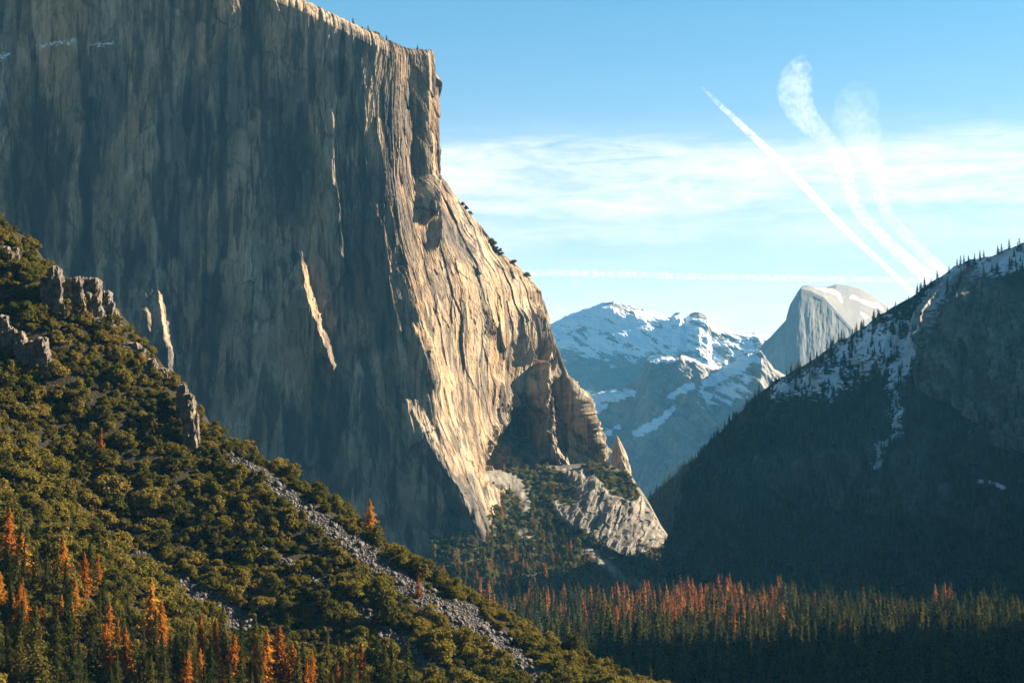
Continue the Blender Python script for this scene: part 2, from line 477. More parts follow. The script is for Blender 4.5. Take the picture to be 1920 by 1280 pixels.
tag(cliff, 'towering sheer granite cliff with its left face in shade and its right face in sun', 'cliff', kind='structure')
RIM = Pc[-nb + 4]; RIMX = cx[-nb + 4]; RIMZ = Pc[-nb + 5]
SIL = Pc[:len(P), sum(cols[:7])]

# ================================================================== forested talus and rock buttress under the cliff
ZF = -212.0
tl = [(820, 905, 3560), (890, 884, 3640), (960, 878, 3760), (1000, 872, 3800), (1050, 872, 3800), (1100, 868, 3790), (1142, 870, 3780), (1185, 893, 3740), (1215, 938, 3700), (1240, 985, 3660), (1270, 1028, 3620), (1300, 1062, 3580), (1335, 1098, 3540), (1380, 1112, 3500)]
ss = np.linspace(820, 1380, 520)
ty = np.interp(ss, [p[0] for p in tl], [p[1] for p in tl]); tD = np.interp(ss, [p[0] for p in tl], [p[2] for p in tl])
top = at(ss, ty, tD)
bD = np.interp(ss, [820, 930, 1050, 1200, 1380], [3330, 3290, 3260, 3270, 3330])
bot = np.stack([(np.interp(ss, [820, 1380], [805, 1395]) - 960) / FPX * bD, bD, np.full_like(bD, ZF - 15)], -1)
tt = np.linspace(0, 1, 340)[:, None]
prof = tt ** 1.12
B = bot[None] * (1 - tt[..., None]) + top[None] * tt[..., None]
B[..., 2] = bot[None, :, 2] + (top[None, :, 2] - bot[None, :, 2]) * prof
qx, qy = project(B)
ROCKP = [(1000, 880), (1040, 872), (1100, 868), (1150, 872), (1190, 896), (1222, 945), (1243, 985), (1256, 1012), (1238, 1030), (1205, 1040), (1170, 1046), (1140, 1030), (1095, 1000), (1050, 975), (1030, 940), (1010, 915)]
wv = 14 * fbm(qx / 40, qy / 40, 3, seed=80)
rk = in_poly(qx + wv, qy + wv * 0.7, ROCKP).astype(float)
rk = blur(rk[..., None], 6)[..., 0]
green = np.maximum(sstep(0, .5, stroke(qx + wv, qy, [(985, 888, 26), (1025, 905, 36), (1060, 925, 26)])), sstep(0, .5, stroke(qx + wv, qy, [(1110, 875, 22), (1160, 905, 30), (1185, 920, 20)])))
rk = rk * (1 - green)
scr = np.maximum.reduce([stroke(qx + wv * .5, qy, [(890, 895, 20), (930, 893, 16), (965, 905, 18), (985, 935, 16), (990, 960, 12)]), stroke(qx + wv * .5, qy, [(968, 985, 8), (988, 1012, 12)]),
                         stroke(qx + wv * .4, qy, [(1100, 1030, 12), (1130, 1055, 13), (1165, 1080, 14), (1200, 1100, 12)])])
scr = sstep(0.05, 0.5, scr)
hgt = 16 * fbm(qx / 60, qy / 60, 4, seed=82) * (1 - sstep(0.94, 1, tt)) * sstep(0, .1, tt)
rn = 30 * fbm((qx + 0.5 * qy) / 46, qy / 110, 5, 0.55, seed=84, ridged=True) + 20 * fbm((qx + .5 * qy) / 14, qy / 30, 4, seed=87)
edge = 1 - sstep(0.93, 1, tt)
fq, fe = facets((qx + .4 * qy) / 22, qy / 46, 281, 1.4); fq2, _ = facets((qx + .3 * qy) / 8, qy / 15, 282, 1.3)
rk0 = blur(rk[..., None], 10)[..., 0]
B[..., 1] -= rk0 * (16 + rn * 0.45 + 16 * fq + 6 * fq2) * edge
B[..., 0] += rk0 * (0.12 * rn + 6 * fq) * edge
B[..., 2] += hgt * (1 - rk)
back = B[-1].copy(); back[:, 1] += 60; back[:, 2] -= 12
back2 = B[-1].copy(); back2[:, 1] += 420; back2[:, 2] -= 260
Bx = np.concatenate([B, back[None], back2[None]], 0)
z2 = np.zeros((2, B.shape[1]))
slope = grid_obj('talus_slope', Bx, M_BUTT, {'rock': np.concatenate([np.clip(rk + scr, 0, 1), z2]), 'snow': np.zeros(Bx.shape[:2])})
tag(slope, 'sunlit forested talus slope with a pale rock buttress at the foot of the cliff', 'slope', kind='structure')

# ================================================================== foreground hillside
RIDGE = [(-420, 60, 1370), (-150, 290, 1330), (0, 405, 1300), (30, 420, 1298), (62, 470, 1295), (100, 500, 1290), (150, 525, 1285), (190, 545, 1280), (235, 600, 1275), (280, 655, 1270), (330, 705, 1262), (365, 765, 1255), (400, 795, 1250), (440, 825, 1245),
         (560, 892, 1228), (690, 990, 1208), (800, 1050, 1190), (900, 1112, 1172), (1000, 1180, 1155), (1150, 1248, 1128), (1300, 1300, 1100), (1600, 1440, 1050), (1900, 1560, 1010)]
rp = at([r[0] for r in RIDGE], [r[1] + 16 for r in RIDGE], [r[2] for r in RIDGE])
fv = np.array([.882, -.471]); cv = np.array([.471, .882])
r_f = rp[:, :2] @ fv; r_c = rp[:, :2] @ cv; r_z = rp[:, 2]
Z_SM = blur(np.interp(np.linspace(r_f[0], r_f[-1], 400), r_f, r_z)[:, None, None], 260)[:, 0, 0]
F_SM = np.linspace(r_f[0], r_f[-1], 400)
C_MID = float(np.mean(r_c))

def hill_z(x, y):
    x = np.asarray(x, float); y = np.asarray(y, float)
    f = x * fv[0] + y * fv[1]; c = x * cv[0] + y * cv[1]
    zr = np.interp(f, r_f, r_z); zs = np.interp(f, F_SM, Z_SM)
    rc = np.interp(f, r_f, r_c)
    d = rc - c                                         # distance in front of the ridge line
    near = np.exp(-np.maximum(d, 0) / 45.0)
    z = zs + (zr - zs) * near
    upper = 1 - sstep(-700, -430, f)                   # the upper ridge stands proud of the slope in front
    mid = sstep(-900, -760, f)
    z = z - (10 + 46 * upper) * sstep(0, 120, d)
    z = z - 0.10 * np.maximum(d - 160, 0)
    # ribs and gullies running down the fall line
    w = 22 * noise(f / 160, c / 120, 101)
    z = z + 16 * fbm((c + w) / 105, f / 420, 3, 0.5, seed=103) * sstep(10, 90, d)
    z = z + 5.5 * fbm((c + w) / 36, f / 90, 4, 0.55, seed=107) * sstep(5, 50, d)
    z = z + 1.2 * fbm(c / 9, f / 9, 3, 0.6, seed=111)
    b = np.maximum(-d, 0)
    z = z - np.where(b < 25, 0.02 * b * b, 12.5 + 1.0 * (b - 25))
    return z

hx = np.arange(-560, 560, 2.6); hy = np.arange(330, 1520, 2.6)
HX, HY = np.meshgrid(hx, hy)
HZ = hill_z(HX, HY)
HZ = np.maximum(HZ, ZF - 25)
HP = np.stack([HX, HY, HZ], -1)
ix, iy = project(HP)
SCREE = [
    [(425, 850, 14), (470, 880, 20), (540, 930, 26), (610, 985, 28), (680, 1035, 30), (740, 1082, 32), (790, 1118, 32), (850, 1155, 26), (900, 1190, 22), (960, 1235, 20), (1010, 1280, 22)],
    [(835, 1115, 10), (880, 1145, 15), (920, 1180, 18), (990, 1240, 20), (1040, 1290, 20)],
    [(490, 1022, 7), (530, 1047, 8), (590, 1090, 14), (640, 1117, 16), (680, 1155, 20), (730, 1195, 24), (770, 1225, 24), (800, 1252, 22), (850, 1290, 24)],
    [(225, 995, 6), (255, 1025, 14), (300, 1060, 14), (330, 1085, 14), (365, 1112, 28), (420, 1142, 34), (450, 1172, 34), (490, 1200, 26)],
    [(302, 983, 7), (330, 997, 6)],
]
def scree_mask(px, py):
    w = 13 * noise(px / 30, py / 24, 120) + 7 * noise(px / 10, py / 10, 121)
    return np.clip(np.maximum.reduce([stroke(px + w * .5, py + w, s) for s in SCREE]) - 0.24, 0, 1)
sm = scree_mask(ix, iy)
hrock = sstep(0.05, 0.4, sm)
hill = grid_obj('hillside', HP, M_HILL, {'rock': hrock, 'snow': np.zeros(hrock.shape)})
tag(hill, 'steep brush covered hillside falling from the left edge to the right', 'hillside', kind='structure')

def hill_hit(px, py):
    """distance along forward axis where pixel rays meet the hillside (nan when they miss)"""
    px = np.atleast_1d(np.asarray(px, float)); py = np.atleast_1d(np.asarray(py, float))
    Ds = np.arange(420, 1500, 3.0)
    Q = at(px[:, None], py[:, None], Ds[None])
    below = Q[..., 2] < hill_z(Q[..., 0], Q[..., 1])
    hit = below.any(1)
    i = below.argmax(1)
    lo = Ds[i] - 3.0; hi_ = Ds[i].copy()
    for _ in range(7):
        md = (lo + hi_) / 2
        q = at(px, py, md)
        b_ = q[..., 2] < hill_z(q[..., 0], q[..., 1])
        hi_ = np.where(b_, md, hi_); lo = np.where(b_, lo, md)
    return np.where(hit, (lo + hi_) / 2, np.nan)

# ================================================================== shaded mountain on the right
RR = [(2700, 160, 3500), (2300, 300, 3420), (2100, 385, 3400), (1920, 455, 3400), (1860, 478, 3400), (1790, 498, 3400), (1715, 552, 3380), (1660, 585, 3370), (1620, 612, 3380), (1560, 650, 3390), (1500, 688, 3400), (1430, 730, 3400), (1370, 790, 3400), (1310, 850, 3390), (1296, 896, 3380), (1280, 980, 3370), (1262, 1060, 3360), (1245, 1108, 3350)]
s_ = np.linspace(0, 1, 620)
pxs = 2700 + (1245 - 2700) * s_ ** 0.85
ry = np.interp(-pxs, [-r[0] for r in RR], [r[1] for r in RR]); rD = np.interp(-pxs, [-r[0] for r in RR], [r[2] for r in RR])
top = at(pxs, ry, rD)
bD = np.interp(-pxs, [-2700, -2300, -1920, -1600, -1400, -1300, -1245], [3120, 3100, 3080, 3050, 3050, 3120, 3290])
bot = np.stack([(pxs - 960) / FPX * bD, bD, np.full_like(bD, ZF - 12)], -1)
tt = np.linspace(0, 1, 430)[:, None]
W = bot[None] * (1 - tt[..., None]) + top[None] * tt[..., None]
W[..., 2] = bot[None, :, 2] + (top[None, :, 2] - bot[None, :, 2]) * (0.62 * tt + 0.38 * tt ** 2.2)
wx, wy = project(W)
al = np.broadcast_to((np.concatenate([[0], np.cumsum(np.linalg.norm(np.diff(top, axis=0), axis=-1))]))[None], W.shape[:2])
dn = tt * 900 + 0 * al
cliffm = in_poly(wx + 12 * fbm(wx / 40, wy / 60, 3, seed=131), wy, [(1745, 540), (1790, 505), (1840, 500), (1925, 560), (1990, 600), (1990, 860), (1900, 840), (1830, 770), (1760, 740), (1738, 640)]).astype(float)
cliffm = np.maximum(cliffm, 0.45 * in_poly(wx + 50 * fbm(wx / 60, wy / 60, 4, .6, seed=132), wy + 40 * fbm(wx / 60, wy / 60, 4, .6, seed=133), [(1350, 870), (1480, 850), (1640, 830), (1760, 800), (1800, 960), (1700, 980), (1560, 930), (1440, 910)]))
cliffm = blur(cliffm[..., None], 14)[..., 0] * np.clip(0.75 + 0.9 * fbm(wx / 22, wy / 50, 4, .6, seed=137), .1, 1)
fade = (1 - sstep(0.9, 1, tt)) * sstep(0, 0.08, tt)
bands = 0.75 * sstep(.12, .42, fbm((al + .5 * dn) / 130, dn / 380, 5, .62, seed=231)) * sstep(.1, .3, tt) + 0.5 * sstep(.2, .5, fbm(al / 50, dn / 30, 4, .6, seed=233))
cliffm = np.clip(np.maximum(cliffm, bands * .7), 0, 1)
d1 = 50 * fbm(al / 420, dn / 700, 4, 0.5, seed=134, ridged=True) + 26 * fbm(al / 90, dn / 160, 4, 0.55, seed=138)
d2 = 40 * fbm(al / 70, dn / 520, 5, 0.58, seed=142, ridged=True)
W[..., 1] -= (d1 + d2 * cliffm * 1.3) * fade
W[..., 0] -= (d1 * 0.6 + 40 * cliffm) * fade
W[..., 2] += 9 * fbm(al / 45, dn / 45, 4, 0.6, seed=146) * fade
W[-1, :, 2] += 10 * fbm(al[0] / 60, al[0] * 0, 4, 0.6, seed=150)
sn = 0.8 * fbm(wx / 26, (wy + wx * .4) / 18, 6, 0.75, seed=152) + 0.75 * fbm(wx / 7, wy / 6, 3, .7, seed=158)
sreg = np.maximum.reduce([stroke(wx, wy, [(1790, 515, 40), (1755, 580, 55), (1725, 650, 60), (1700, 690, 50)]), stroke(wx, wy, [(1850, 500, 40), (1905, 480, 40), (1960, 470, 50)]), 0.85 * stroke(wx, wy, [(1600, 660, 80), (1680, 640, 80)]), 0.6 * stroke(wx, wy, [(1690, 720, 30), (1700, 800, 24), (1670, 870, 20)]),
                         0.7 * stroke(wx, wy, [(1470, 730, 40), (1580, 710, 60)])])
spk = stroke(wx, wy, [(1664, 876, 7), (1680, 862, 5)]) + stroke(wx, wy, [(1850, 902, 6), (1900, 912, 5)]) + stroke(wx, wy, [(1690, 790, 7), (1712, 770, 6)])
rsnow = np.clip(np.clip(sreg * 3, 0, 1) * sstep(0.14, 0.30, sn * 0.9 + sreg * 0.80 - 0.16) + sstep(.2, .6, spk), 0, 1) * (1 - 0.8 * cliffm)
bk = W[-1].copy(); bk[:, 1] += 60; bk[:, 0] += 40; bk[:, 2] -= 55
bk2 = W[-1].copy(); bk2[:, 1] += 330; bk2[:, 0] += 250; bk2[:, 2] -= 450
Wx = np.concatenate([W, bk[None], bk2[None]], 0)
z2 = np.zeros((2, W.shape[1]))
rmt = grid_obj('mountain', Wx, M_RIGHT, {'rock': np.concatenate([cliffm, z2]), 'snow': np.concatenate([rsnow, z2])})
tag(rmt, 'dark shaded mountain on the right with a forested ridge and snow patches', 'mountain', kind='structure')

# the mountain's farther spur, closing the valley behind the buttress
FR = [(1120, 1060, 4560), (1150, 1020, 4530), (1195, 963, 4480), (1225, 926, 4440), (1262, 893, 4390), (1300, 860, 4340), (1340, 832, 4300), (1420, 775, 4280), (1480, 760, 4280)]
fxs = np.linspace(1120, 1480, 240)
ft = at(fxs, np.interp(fxs, [p[0] for p in FR], [p[1] for p in FR]), np.interp(fxs, [p[0] for p in FR], [p[2] for p in FR]))
fD = np.interp(fxs, [1120, 1300, 1480], [4050, 3900, 3850])
fb = np.stack([(fxs - 960) / FPX * fD, fD, np.full_like(fD, ZF - 12)], -1)
t_ = np.linspace(0, 1, 200)[:, None]
W2 = fb[None] * (1 - t_[..., None]) + ft[None] * t_[..., None]
fa = np.linspace(0, 480, 240)[None] + 0 * t_; fdn = t_ * 560 + 0 * fa
ffade = (1 - sstep(0.9, 1, t_)) * sstep(0, 0.08, t_)
W2[..., 1] -= (40 * fbm(fa / 160, fdn / 400, 4, .55, seed=145, ridged=True) + 12 * fbm(fa / 40, fdn / 60, 4, .6, seed=149)) * ffade
W2[-1, :, 2] += 8 * fbm(fa[0] / 40, fa[0] * 0, 4, .6, seed=153)
frk = 0.7 * sstep(.1, .4, fbm((fa + .4 * fdn) / 70, fdn / 200, 5, .62, seed=155)) * ffade
g_ = W2[-1].copy(); g_[:, 1] += 300; g_[:, 0] += 150; g_[:, 2] -= 260
W2x = np.concatenate([W2, g_[None]], 0)
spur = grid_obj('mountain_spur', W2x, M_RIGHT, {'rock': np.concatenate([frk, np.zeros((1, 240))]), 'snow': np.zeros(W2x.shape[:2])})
tag(spur, 'dark forested spur closing the valley between the pale buttress and the shaded mountain', 'mountain', kind='structure')

# ================================================================== far snowy mountains and the dome
def ridge_block(top_pts, base_pts, nx, ny, pw, amp, seed, wl=600, back=(1500, -700), jag=25, anis=1.0):
    x0, x1 = top_pts[0][0], top_pts[-1][0]
    xs = np.linspace(x0, x1, nx)
    ty = np.interp(xs, [p[0] for p in top_pts], [p[1] for p in top_pts]); tD = np.interp(xs, [p[0] for p in top_pts], [p[2] for p in top_pts])
    byy = np.interp(xs, [p[0] for p in base_pts], [p[1] for p in base_pts]); bDD = np.interp(xs, [p[0] for p in base_pts], [p[2] for p in base_pts])
    tp = at(xs, ty, tD); bt = at(xs, byy, bDD)
    t = np.linspace(0, 1, ny)[:, None]
    Q = bt[None] * (1 - t[..., None]) + tp[None] * t[..., None]
    Q[..., 2] = bt[None, :, 2] + (tp[None, :, 2] - bt[None, :, 2]) * (t ** pw)
    L = Q[..., 0]; H = t * np.linalg.norm(tp - bt, axis=-1)[None]
    fd = (1 - sstep(0.92, 1, t)) * sstep(0, .05, t)
    d = amp * fbm((L + 0.35 * H) / wl, H / (wl * 1.6) * anis, 6, 0.55, seed=seed, ridged=True) + amp * 0.35 * fbm(L / (wl * .25), H / (wl * .4) * anis, 5, 0.6, seed=seed + 7)
    Q[..., 2] += d * 0.55 * fd
    Q[..., 1] -= d * 0.8 * fd
    Q[-1, :, 2] += jag * fbm(xs / 11, xs * 0, 4, 0.6, seed=seed + 12)
    a = Q[-1].copy(); a[:, 1] += back[0]; a[:, 2] += back[1]
    Q = np.concatenate([Q, a[None]], 0)
    return Q

CR = [(960, 650, 16800), (1000, 622, 16653), (1035, 606, 16525), (1062, 592, 16427), (1085, 583, 16343), (1110, 575, 16251), (1128, 568, 16186), (1150, 565, 16105), (1172, 571, 16025), (1210, 581, 15886), (1240, 588, 15776), (1258, 594, 15711), (1264, 587, 15689), (1274, 586, 15652), (1284, 596, 15616), (1296, 587, 15572), (1310, 585, 15521), (1325, 592, 15466), (1334, 608, 15433), (1352, 615, 15367), (1380, 621, 15265), (1405, 623, 15174), (1430, 626, 15082), (1480, 640, 14900), (1560, 650, 14607)]
Q = ridge_block(CR, [(960, 900, 14200), (1200, 880, 13400), (1560, 860, 12300)], 560, 420, 1.25, 130, 160, 1100, jag=14)
fx, fy = project(Q)
nz = grid_normals(Q); nz *= np.sign(nz[..., 2:3] + 1e-9)
sn = fbm((fx + fy * .9) / 60, (fy - fx * .45) / 16, 6, 0.62, seed=170)
hi = sstep(760, 600, fy)
sv = sn * 1.9 + (nz[..., 2] - 0.8) * 0.5 + hi * 0.85 - 0.30
rockpk = np.maximum.reduce([0.9 * stroke(fx, fy, [(1135, 568, 7), (1160, 571, 11), (1172, 575, 8)]), stroke(fx, fy, [(1267, 590, 8), (1275, 592, 7)]), stroke(fx, fy, [(1300, 590, 12), (1318, 598, 20), (1330, 612, 14)]), 0.9 * stroke(fx, fy, [(1225, 590, 9), (1240, 612, 14)]), .7 * stroke(fx, fy, [(1335, 625, 14), (1420, 632, 14)]),
                           1.3 * stroke(fx, fy, [(1090, 690, 40), (1180, 720, 60), (1260, 700, 40)])])
fsnow = sstep(0.0, 0.16, sv - 0.8 * rockpk)
far = grid_obj('mountain', Q, M_FARROCK, {'snow': fsnow, 'dark': 0.5 * sstep(.3, .8, rockpk), 'pale': np.zeros(fx.shape)})
tag(far, 'distant snow covered mountain with a pointed summit in blue haze', 'mountain', kind='structure')

MR = [(980, 800, 10800), (1040, 760, 10655), (1075, 748, 10571), (1120, 735, 10462), (1165, 728, 10354), (1190, 716, 10294), (1205, 690, 10258), (1216, 668, 10231), (1240, 664, 10174), (1266, 668, 10111), (1276, 664, 10087), (1300, 671, 10029), (1322, 684, 9976), (1338, 694, 9938), (1352, 690, 9904), (1380, 672, 9837), (1400, 660, 9788), (1425, 655, 9728), (1450, 690, 9668), (1520, 730, 9500)]
Q = ridge_block(MR, [(980, 1000, 9300), (1520, 990, 7900)], 520, 400, 1.05, 110, 180, 520, back=(900, -500), jag=14, anis=.5)
fx, fy = project(Q)
sn = fbm((fx + fy * .5) / 40, (fy - fx * .5) / 14, 6, 0.62, seed=190)
reg = np.maximum.reduce([stroke(fx, fy, [(1215, 670, 14), (1250, 674, 14), (1270, 672, 6)]), stroke(fx, fy, [(1280, 668, 5), (1325, 686, 6)]), stroke(fx, fy, [(1410, 668, 26), (1370, 695, 22), (1320, 722, 14)]), stroke(fx, fy, [(1085, 755, 16), (1130, 745, 20), (1185, 735, 14)]),
                         stroke(fx, fy, [(1105, 775, 14), (1135, 760, 10)]), stroke(fx, fy, [(1262, 765, 9), (1235, 790, 14), (1195, 812, 14)]), .8 * stroke(fx, fy, [(1300, 720, 16), (1260, 740, 14)]), .7 * stroke(fx, fy, [(1125, 815, 12), (1160, 800, 12)]), .6 * stroke(fx, fy, [(1330, 740, 40), (1400, 720, 40)])])
fsnow = sstep(0.30, 0.52, reg * 0.9 + sn * 0.8)
dk = sstep(0.1, 0.5, fbm(fx / 22, fy / 16, 5, 0.6, seed=196)) * sstep(690, 730, fy) * sstep(1230, 1300, fx)
mid = grid_obj('ridge', Q, M_FARROCK, {'snow': fsnow, 'dark': dk, 'pale': np.zeros(fx.shape)})
tag(mid, 'hazy blue rock ridge with snow bands below the snowy summit', 'ridge', kind='structure')

# rounded dome with one sheer face
xs = np.linspace(1400, 1720, 300)
dt = [(1400, 702), (1418, 668), (1432, 642), (1446, 630), (1466, 608), (1480, 594), (1488, 580), (1492, 562), (1497, 545), (1504, 536), (1514, 534), (1530, 538), (1550, 538), (1568, 533), (1590, 535), (1612, 541), (1632, 551), (1650, 564), (1664, 574), (1690, 600), (1720, 640)]
ty = np.interp(xs, [p[0] for p in dt], [p[1] for p in dt])
tD = np.interp(xs, [1400, 1490, 1510, 1560, 1640, 1720], [12850, 12900, 13000, 13300, 13500, 13500])
fD = np.interp(xs, [1400, 1490, 1560, 1625, 1640, 1720], [12500, 12600, 12720, 12840, 12880, 13000])
rimy = np.interp(xs, [1400, 1490, 1502, 1520, 1545, 1580, 1620, 1660, 1720], [704, 584, 540, 545, 557, 596, 640, 690, 700])
rimy = np.maximum(rimy, ty + 2)
rows = []
for k in np.linspace(0, 1, 170):
    rows.append(at(xs, 900 + (rimy - 900) * k, fD + 60 * k - 90 * (1 - k)))
for k in np.linspace(0, 1, 90)[1:]:
    rows.append(at(xs, rimy + (ty - rimy) * (1 - (1 - k) ** 2), fD + 60 + (tD - fD - 60) * k))
a = rows[-1].copy(); a[:, 1] += 400; a[:, 2] -= 60; rows.append(a)
a = rows[-1].copy(); a[:, 1] += 900; a[:, 2] -= 900; rows.append(a)
Q = np.stack(rows)
dx_, dy_ = project(Q)
Q[..., 1] -= (13 * fbm(dx_ / 16, dy_ / 90, 5, 0.62, seed=200) + 2.5 * fbm(dx_ / 5, dy_ / 9, 4, seed=206)) * (np.arange(len(rows)) < 165)[:, None]
onback = np.maximum(0, sstep(0, 14, rimy[None] - dy_))
sn = fbm((dx_ - dy_) / 20, dy_ / 12, 5, 0.6, seed=210)
dsn = 0.8 * sstep(0.55, 0.85, np.maximum.reduce([stroke(dx_, dy_, [(1530, 540, 6), (1560, 545, 9), (1572, 552, 8), (1578, 566, 6)]), .9 * stroke(dx_, dy_, [(1600, 556, 12), (1640, 575, 12)]), .8 * stroke(dx_, dy_, [(1615, 585, 10), (1625, 600, 10)]), stroke(dx_, dy_, [(1640, 570, 10), (1655, 580, 8)])]) + sn * .7) * (onback > .1)
dome = grid_obj('granite_dome', Q, M_FARROCK, {'snow': dsn, 'dark': 0.35 + 0.3 * (np.arange(len(rows)) >= 170)[:, None] + 0.3 * np.clip(fbm(dx_ / 12, dy_ / 40, 4, .6, seed=208), -1, 1), 'pale': 0 * dx_})
tag(dome, 'distant rounded granite dome cut by one sheer face with snow on top', 'mountain', kind='structure')

# sharp rock pinnacle behind the buttress
k = np.linspace(0, 1, 60)[:, None]; a = np.linspace(0, 2 * np.pi, 48)[None]
base = at(1160, 935, 4400); tip = at(1158, 815, 4400)
hw = np.interp(k, [0, 0.45, 0.62, 0.78, 0.9, 1.0], [36, 22, 17.5, 12, 6.5, 0.6])
rr = hw * (1 + 0.35 * noise(np.cos(a) * 1.3 + 9 + 0 * k, np.sin(a) * 1.3 + k * 5, 220) + 0.15 * noise(np.cos(a) * 4 + 0 * k, np.sin(a) * 4 + k * 14, 221))
sh = np.interp(k, [0, .6, 1], [6, 3, -4])
Q = np.stack([base[0] + sh + rr * np.cos(a), base[1] + rr * np.sin(a), base[2] + (tip[2] - base[2]) * k + 0 * a], -1)
pin = grid_obj('rock_pinnacle', Q, M_CLIFF, {'tone': np.full(rr.shape, .6), 'snow': np.zeros(rr.shape), 'dark': np.zeros(rr.shape), 'pale': np.full(rr.shape, .2)})
tag(pin, 'slender sunlit rock pinnacle rising behind the end of the buttress', 'rock pinnacle', kind='structure')

# ================================================================== valley floor, rising outside the frame to unseen heights shaped to block sun and sky light
gx = np.unique(np.concatenate([np.linspace(-30000, -1500, 40), np.arange(-1500, 3000, 14.0), np.linspace(3000, 30000, 40)]))
gy = np.unique(np.concatenate([np.linspace(-8000, -200, 20), np.arange(-200, 4200, 16.0), np.linspace(4200, 60000, 60)]))
GX, GY = np.meshgrid(gx, gy)
def floor_z(x, y):
    z = ZF + 2.5 * fbm(x / 220, y / 220, 3, seed=230)
    H = np.interp(y, WALL_Y, WALL_H)
    H = H + 45 * fbm(y / 130, x / 200, 4, 0.6, seed=232) * sstep(30, 200, H)
    prof = sstep(820, 1080, x) * (1 - 0.55 * sstep(1200, 2600, x))
    behind = sstep(-120, -1000, y) * (1050 + 220 * fbm(x / 900, y / 900, 4, seed=236)) + sstep(-900, -2100, x) * sstep(3300, 2300, y) * (950 + 200 * fbm(x / 700, y / 700, 4, seed=238))  # added unseen hills behind and to the left, cutting sky light on the cliff
    z = z + np.minimum(behind, 1300)
    return z + prof * (H - ZF) * (1 - sstep(3600, 4200, y)) * sstep(-3000, 0, y)
WALL_Y = [0, 1200, 1600, 1900, 2200, 2330, 2400, 2550, 2750, 2900, 3050, 3600]
WALL_H = [240, 250, 300, 380, 420, 400, 20, -20, -20, 60, 150, 200]  # crest of the unseen south wall, shaped so its shadow covers the near forest
GZ = floor_z(GX, GY)
floor = grid_obj('valley_floor', np.stack([GX, GY, GZ], -1), M_FLOOR, {'rock': np.zeros(GX.shape), 'snow': np.zeros(GX.shape)})
tag(floor, 'flat dark valley floor under the forest', 'ground', kind='structure')

# ================================================================== vegetation meshes
def rand_rot_quads(C, Nrm, size, jitter, r):
    """quads centred at C facing roughly Nrm"""
    n = Nrm + jitter * r.normal(size=C.shape)
    n /= np.linalg.norm(n, axis=1, keepdims=True) + 1e-9
    u = np.cross(n, r.normal(size=C.shape)); u /= np.linalg.norm(u, axis=1, keepdims=True) + 1e-9
    v = np.cross(n, u)
    s = np.asarray(size).reshape(-1, 1) * r.uniform(0.6, 1.25, (len(C), 1))
    a = s * u; b = s * v * r.uniform(0.55, 1.0, (len(C), 1))
    V = np.stack([C - a - b * .6, C + a * .7 - b, C + a + b * .7, C - a * .6 + b], 1)
    return V.reshape(-1, 3)

def shrub_arrays(seed, nleaf, leaf, nlobe=11, tall=1.0):
    r = np.random.default_rng(seed)
    cen, rad = [], []
    ex = r.uniform(.75, 1.35); lean = r.normal(0, .16, 2)
    for i in range(nlobe):
        a = r.uniform(0, 6.283); q = r.uniform(0.0, 1.0) ** 0.7 * .85
        h = tall * r.uniform(0.15, 1.0) * (1 - 0.55 * q * q)
        cen.append((q * math.cos(a) * ex + lean[0] * h, q * math.sin(a) / ex + lean[1] * h, h))
        rad.append(r.uniform(0.10, 0.38))
    cen.append((0, 0, 0.35 * tall)); rad.append(0.5)
    cen = np.array(cen); rad = np.array(rad)
    w = rad ** 2 / (rad ** 2).sum()
    li = r.choice(len(rad), nleaf, p=w)
    d = r.normal(size=(nleaf, 3)); d /= np.linalg.norm(d, axis=1, keepdims=True)
    d[:, 2] = np.where(d[:, 2] < -0.35, -d[:, 2], d[:, 2])
    bump = 1 + 0.22 * np.sin(5 * d[:, 0] + li) * np.sin(6 * d[:, 1] + 2 * li) + 0.15 * r.normal(size=nleaf)
    C = cen[li] + d * (rad[li] * bump * r.uniform(0.6, 1.12, nleaf) ** 0.7)[:, None]
    C[:, 2] = np.maximum(C[:, 2], 0.0)
    V = rand_rot_quads(C, d, leaf, 0.75, r)
    lob = r.uniform(0, 1, len(rad))
    rnd = np.repeat(0.5 * lob[li] + 0.5 * r.uniform(0, 1, nleaf), 4)
    return V, rnd

def conifer_arrays(seed, levels, per, H=1.0, R=0.16, quad=0.03, droop=0.35, sparse=0.0, base=0.1, pw=0.8, segs=3):
    r = np.random.default_rng(seed)
    C, N, Sz, T = [], [], [], []
    ph = r.uniform(0, 6.28)
    for i in range(levels):
        h = base + (1 - base) * (i + r.uniform(0, .6)) / levels
        prof = (1 - h) ** pw * (0.55 + 0.45 * min(1, (h - base) / 0.12)) if h > base else 0.5
        for j in range(per):
            if r.random() < sparse:
                continue
            a = r.uniform(0, 6.283)
            L = R * prof * r.uniform(0.5, 1.2) * (1 + 0.3 * math.sin(a * 2 + ph) * math.sin(h * 17 + ph)) * (0.8 + 0.35 * math.sin(h * 38 + 2 * ph)) + 0.008
            for k in range(segs):
                q = (k + 0.6 + 0.5 * r.random()) / segs
                rr = L * q
                C.append((rr * math.cos(a), rr * math.sin(a), h - droop * rr * (0.4 + 0.6 * q) + 0.006 * r.normal()))
                N.append((0.45 * math.cos(a), 0.45 * math.sin(a), 0.9))
                Sz.append(quad * (0.55 + 0.75 * (1 - h)) * (1.05 - 0.45 * q))
                T.append(q)
    for k in range(4):
        C.append((0, 0, 0.965 + 0.01 * k)); N.append((r.normal(), r.normal(), .2)); Sz.append(quad * 0.35); T.append(.5)
    C = np.array(C); N = np.array(N)
    V = rand_rot_quads(C, N, np.array(Sz), 0.5, r) * H
    rnd = np.repeat(np.clip(0.5 * np.array(T) + 0.5 * r.uniform(0, 1, len(C)), 0, 1), 4)
    return V, rnd

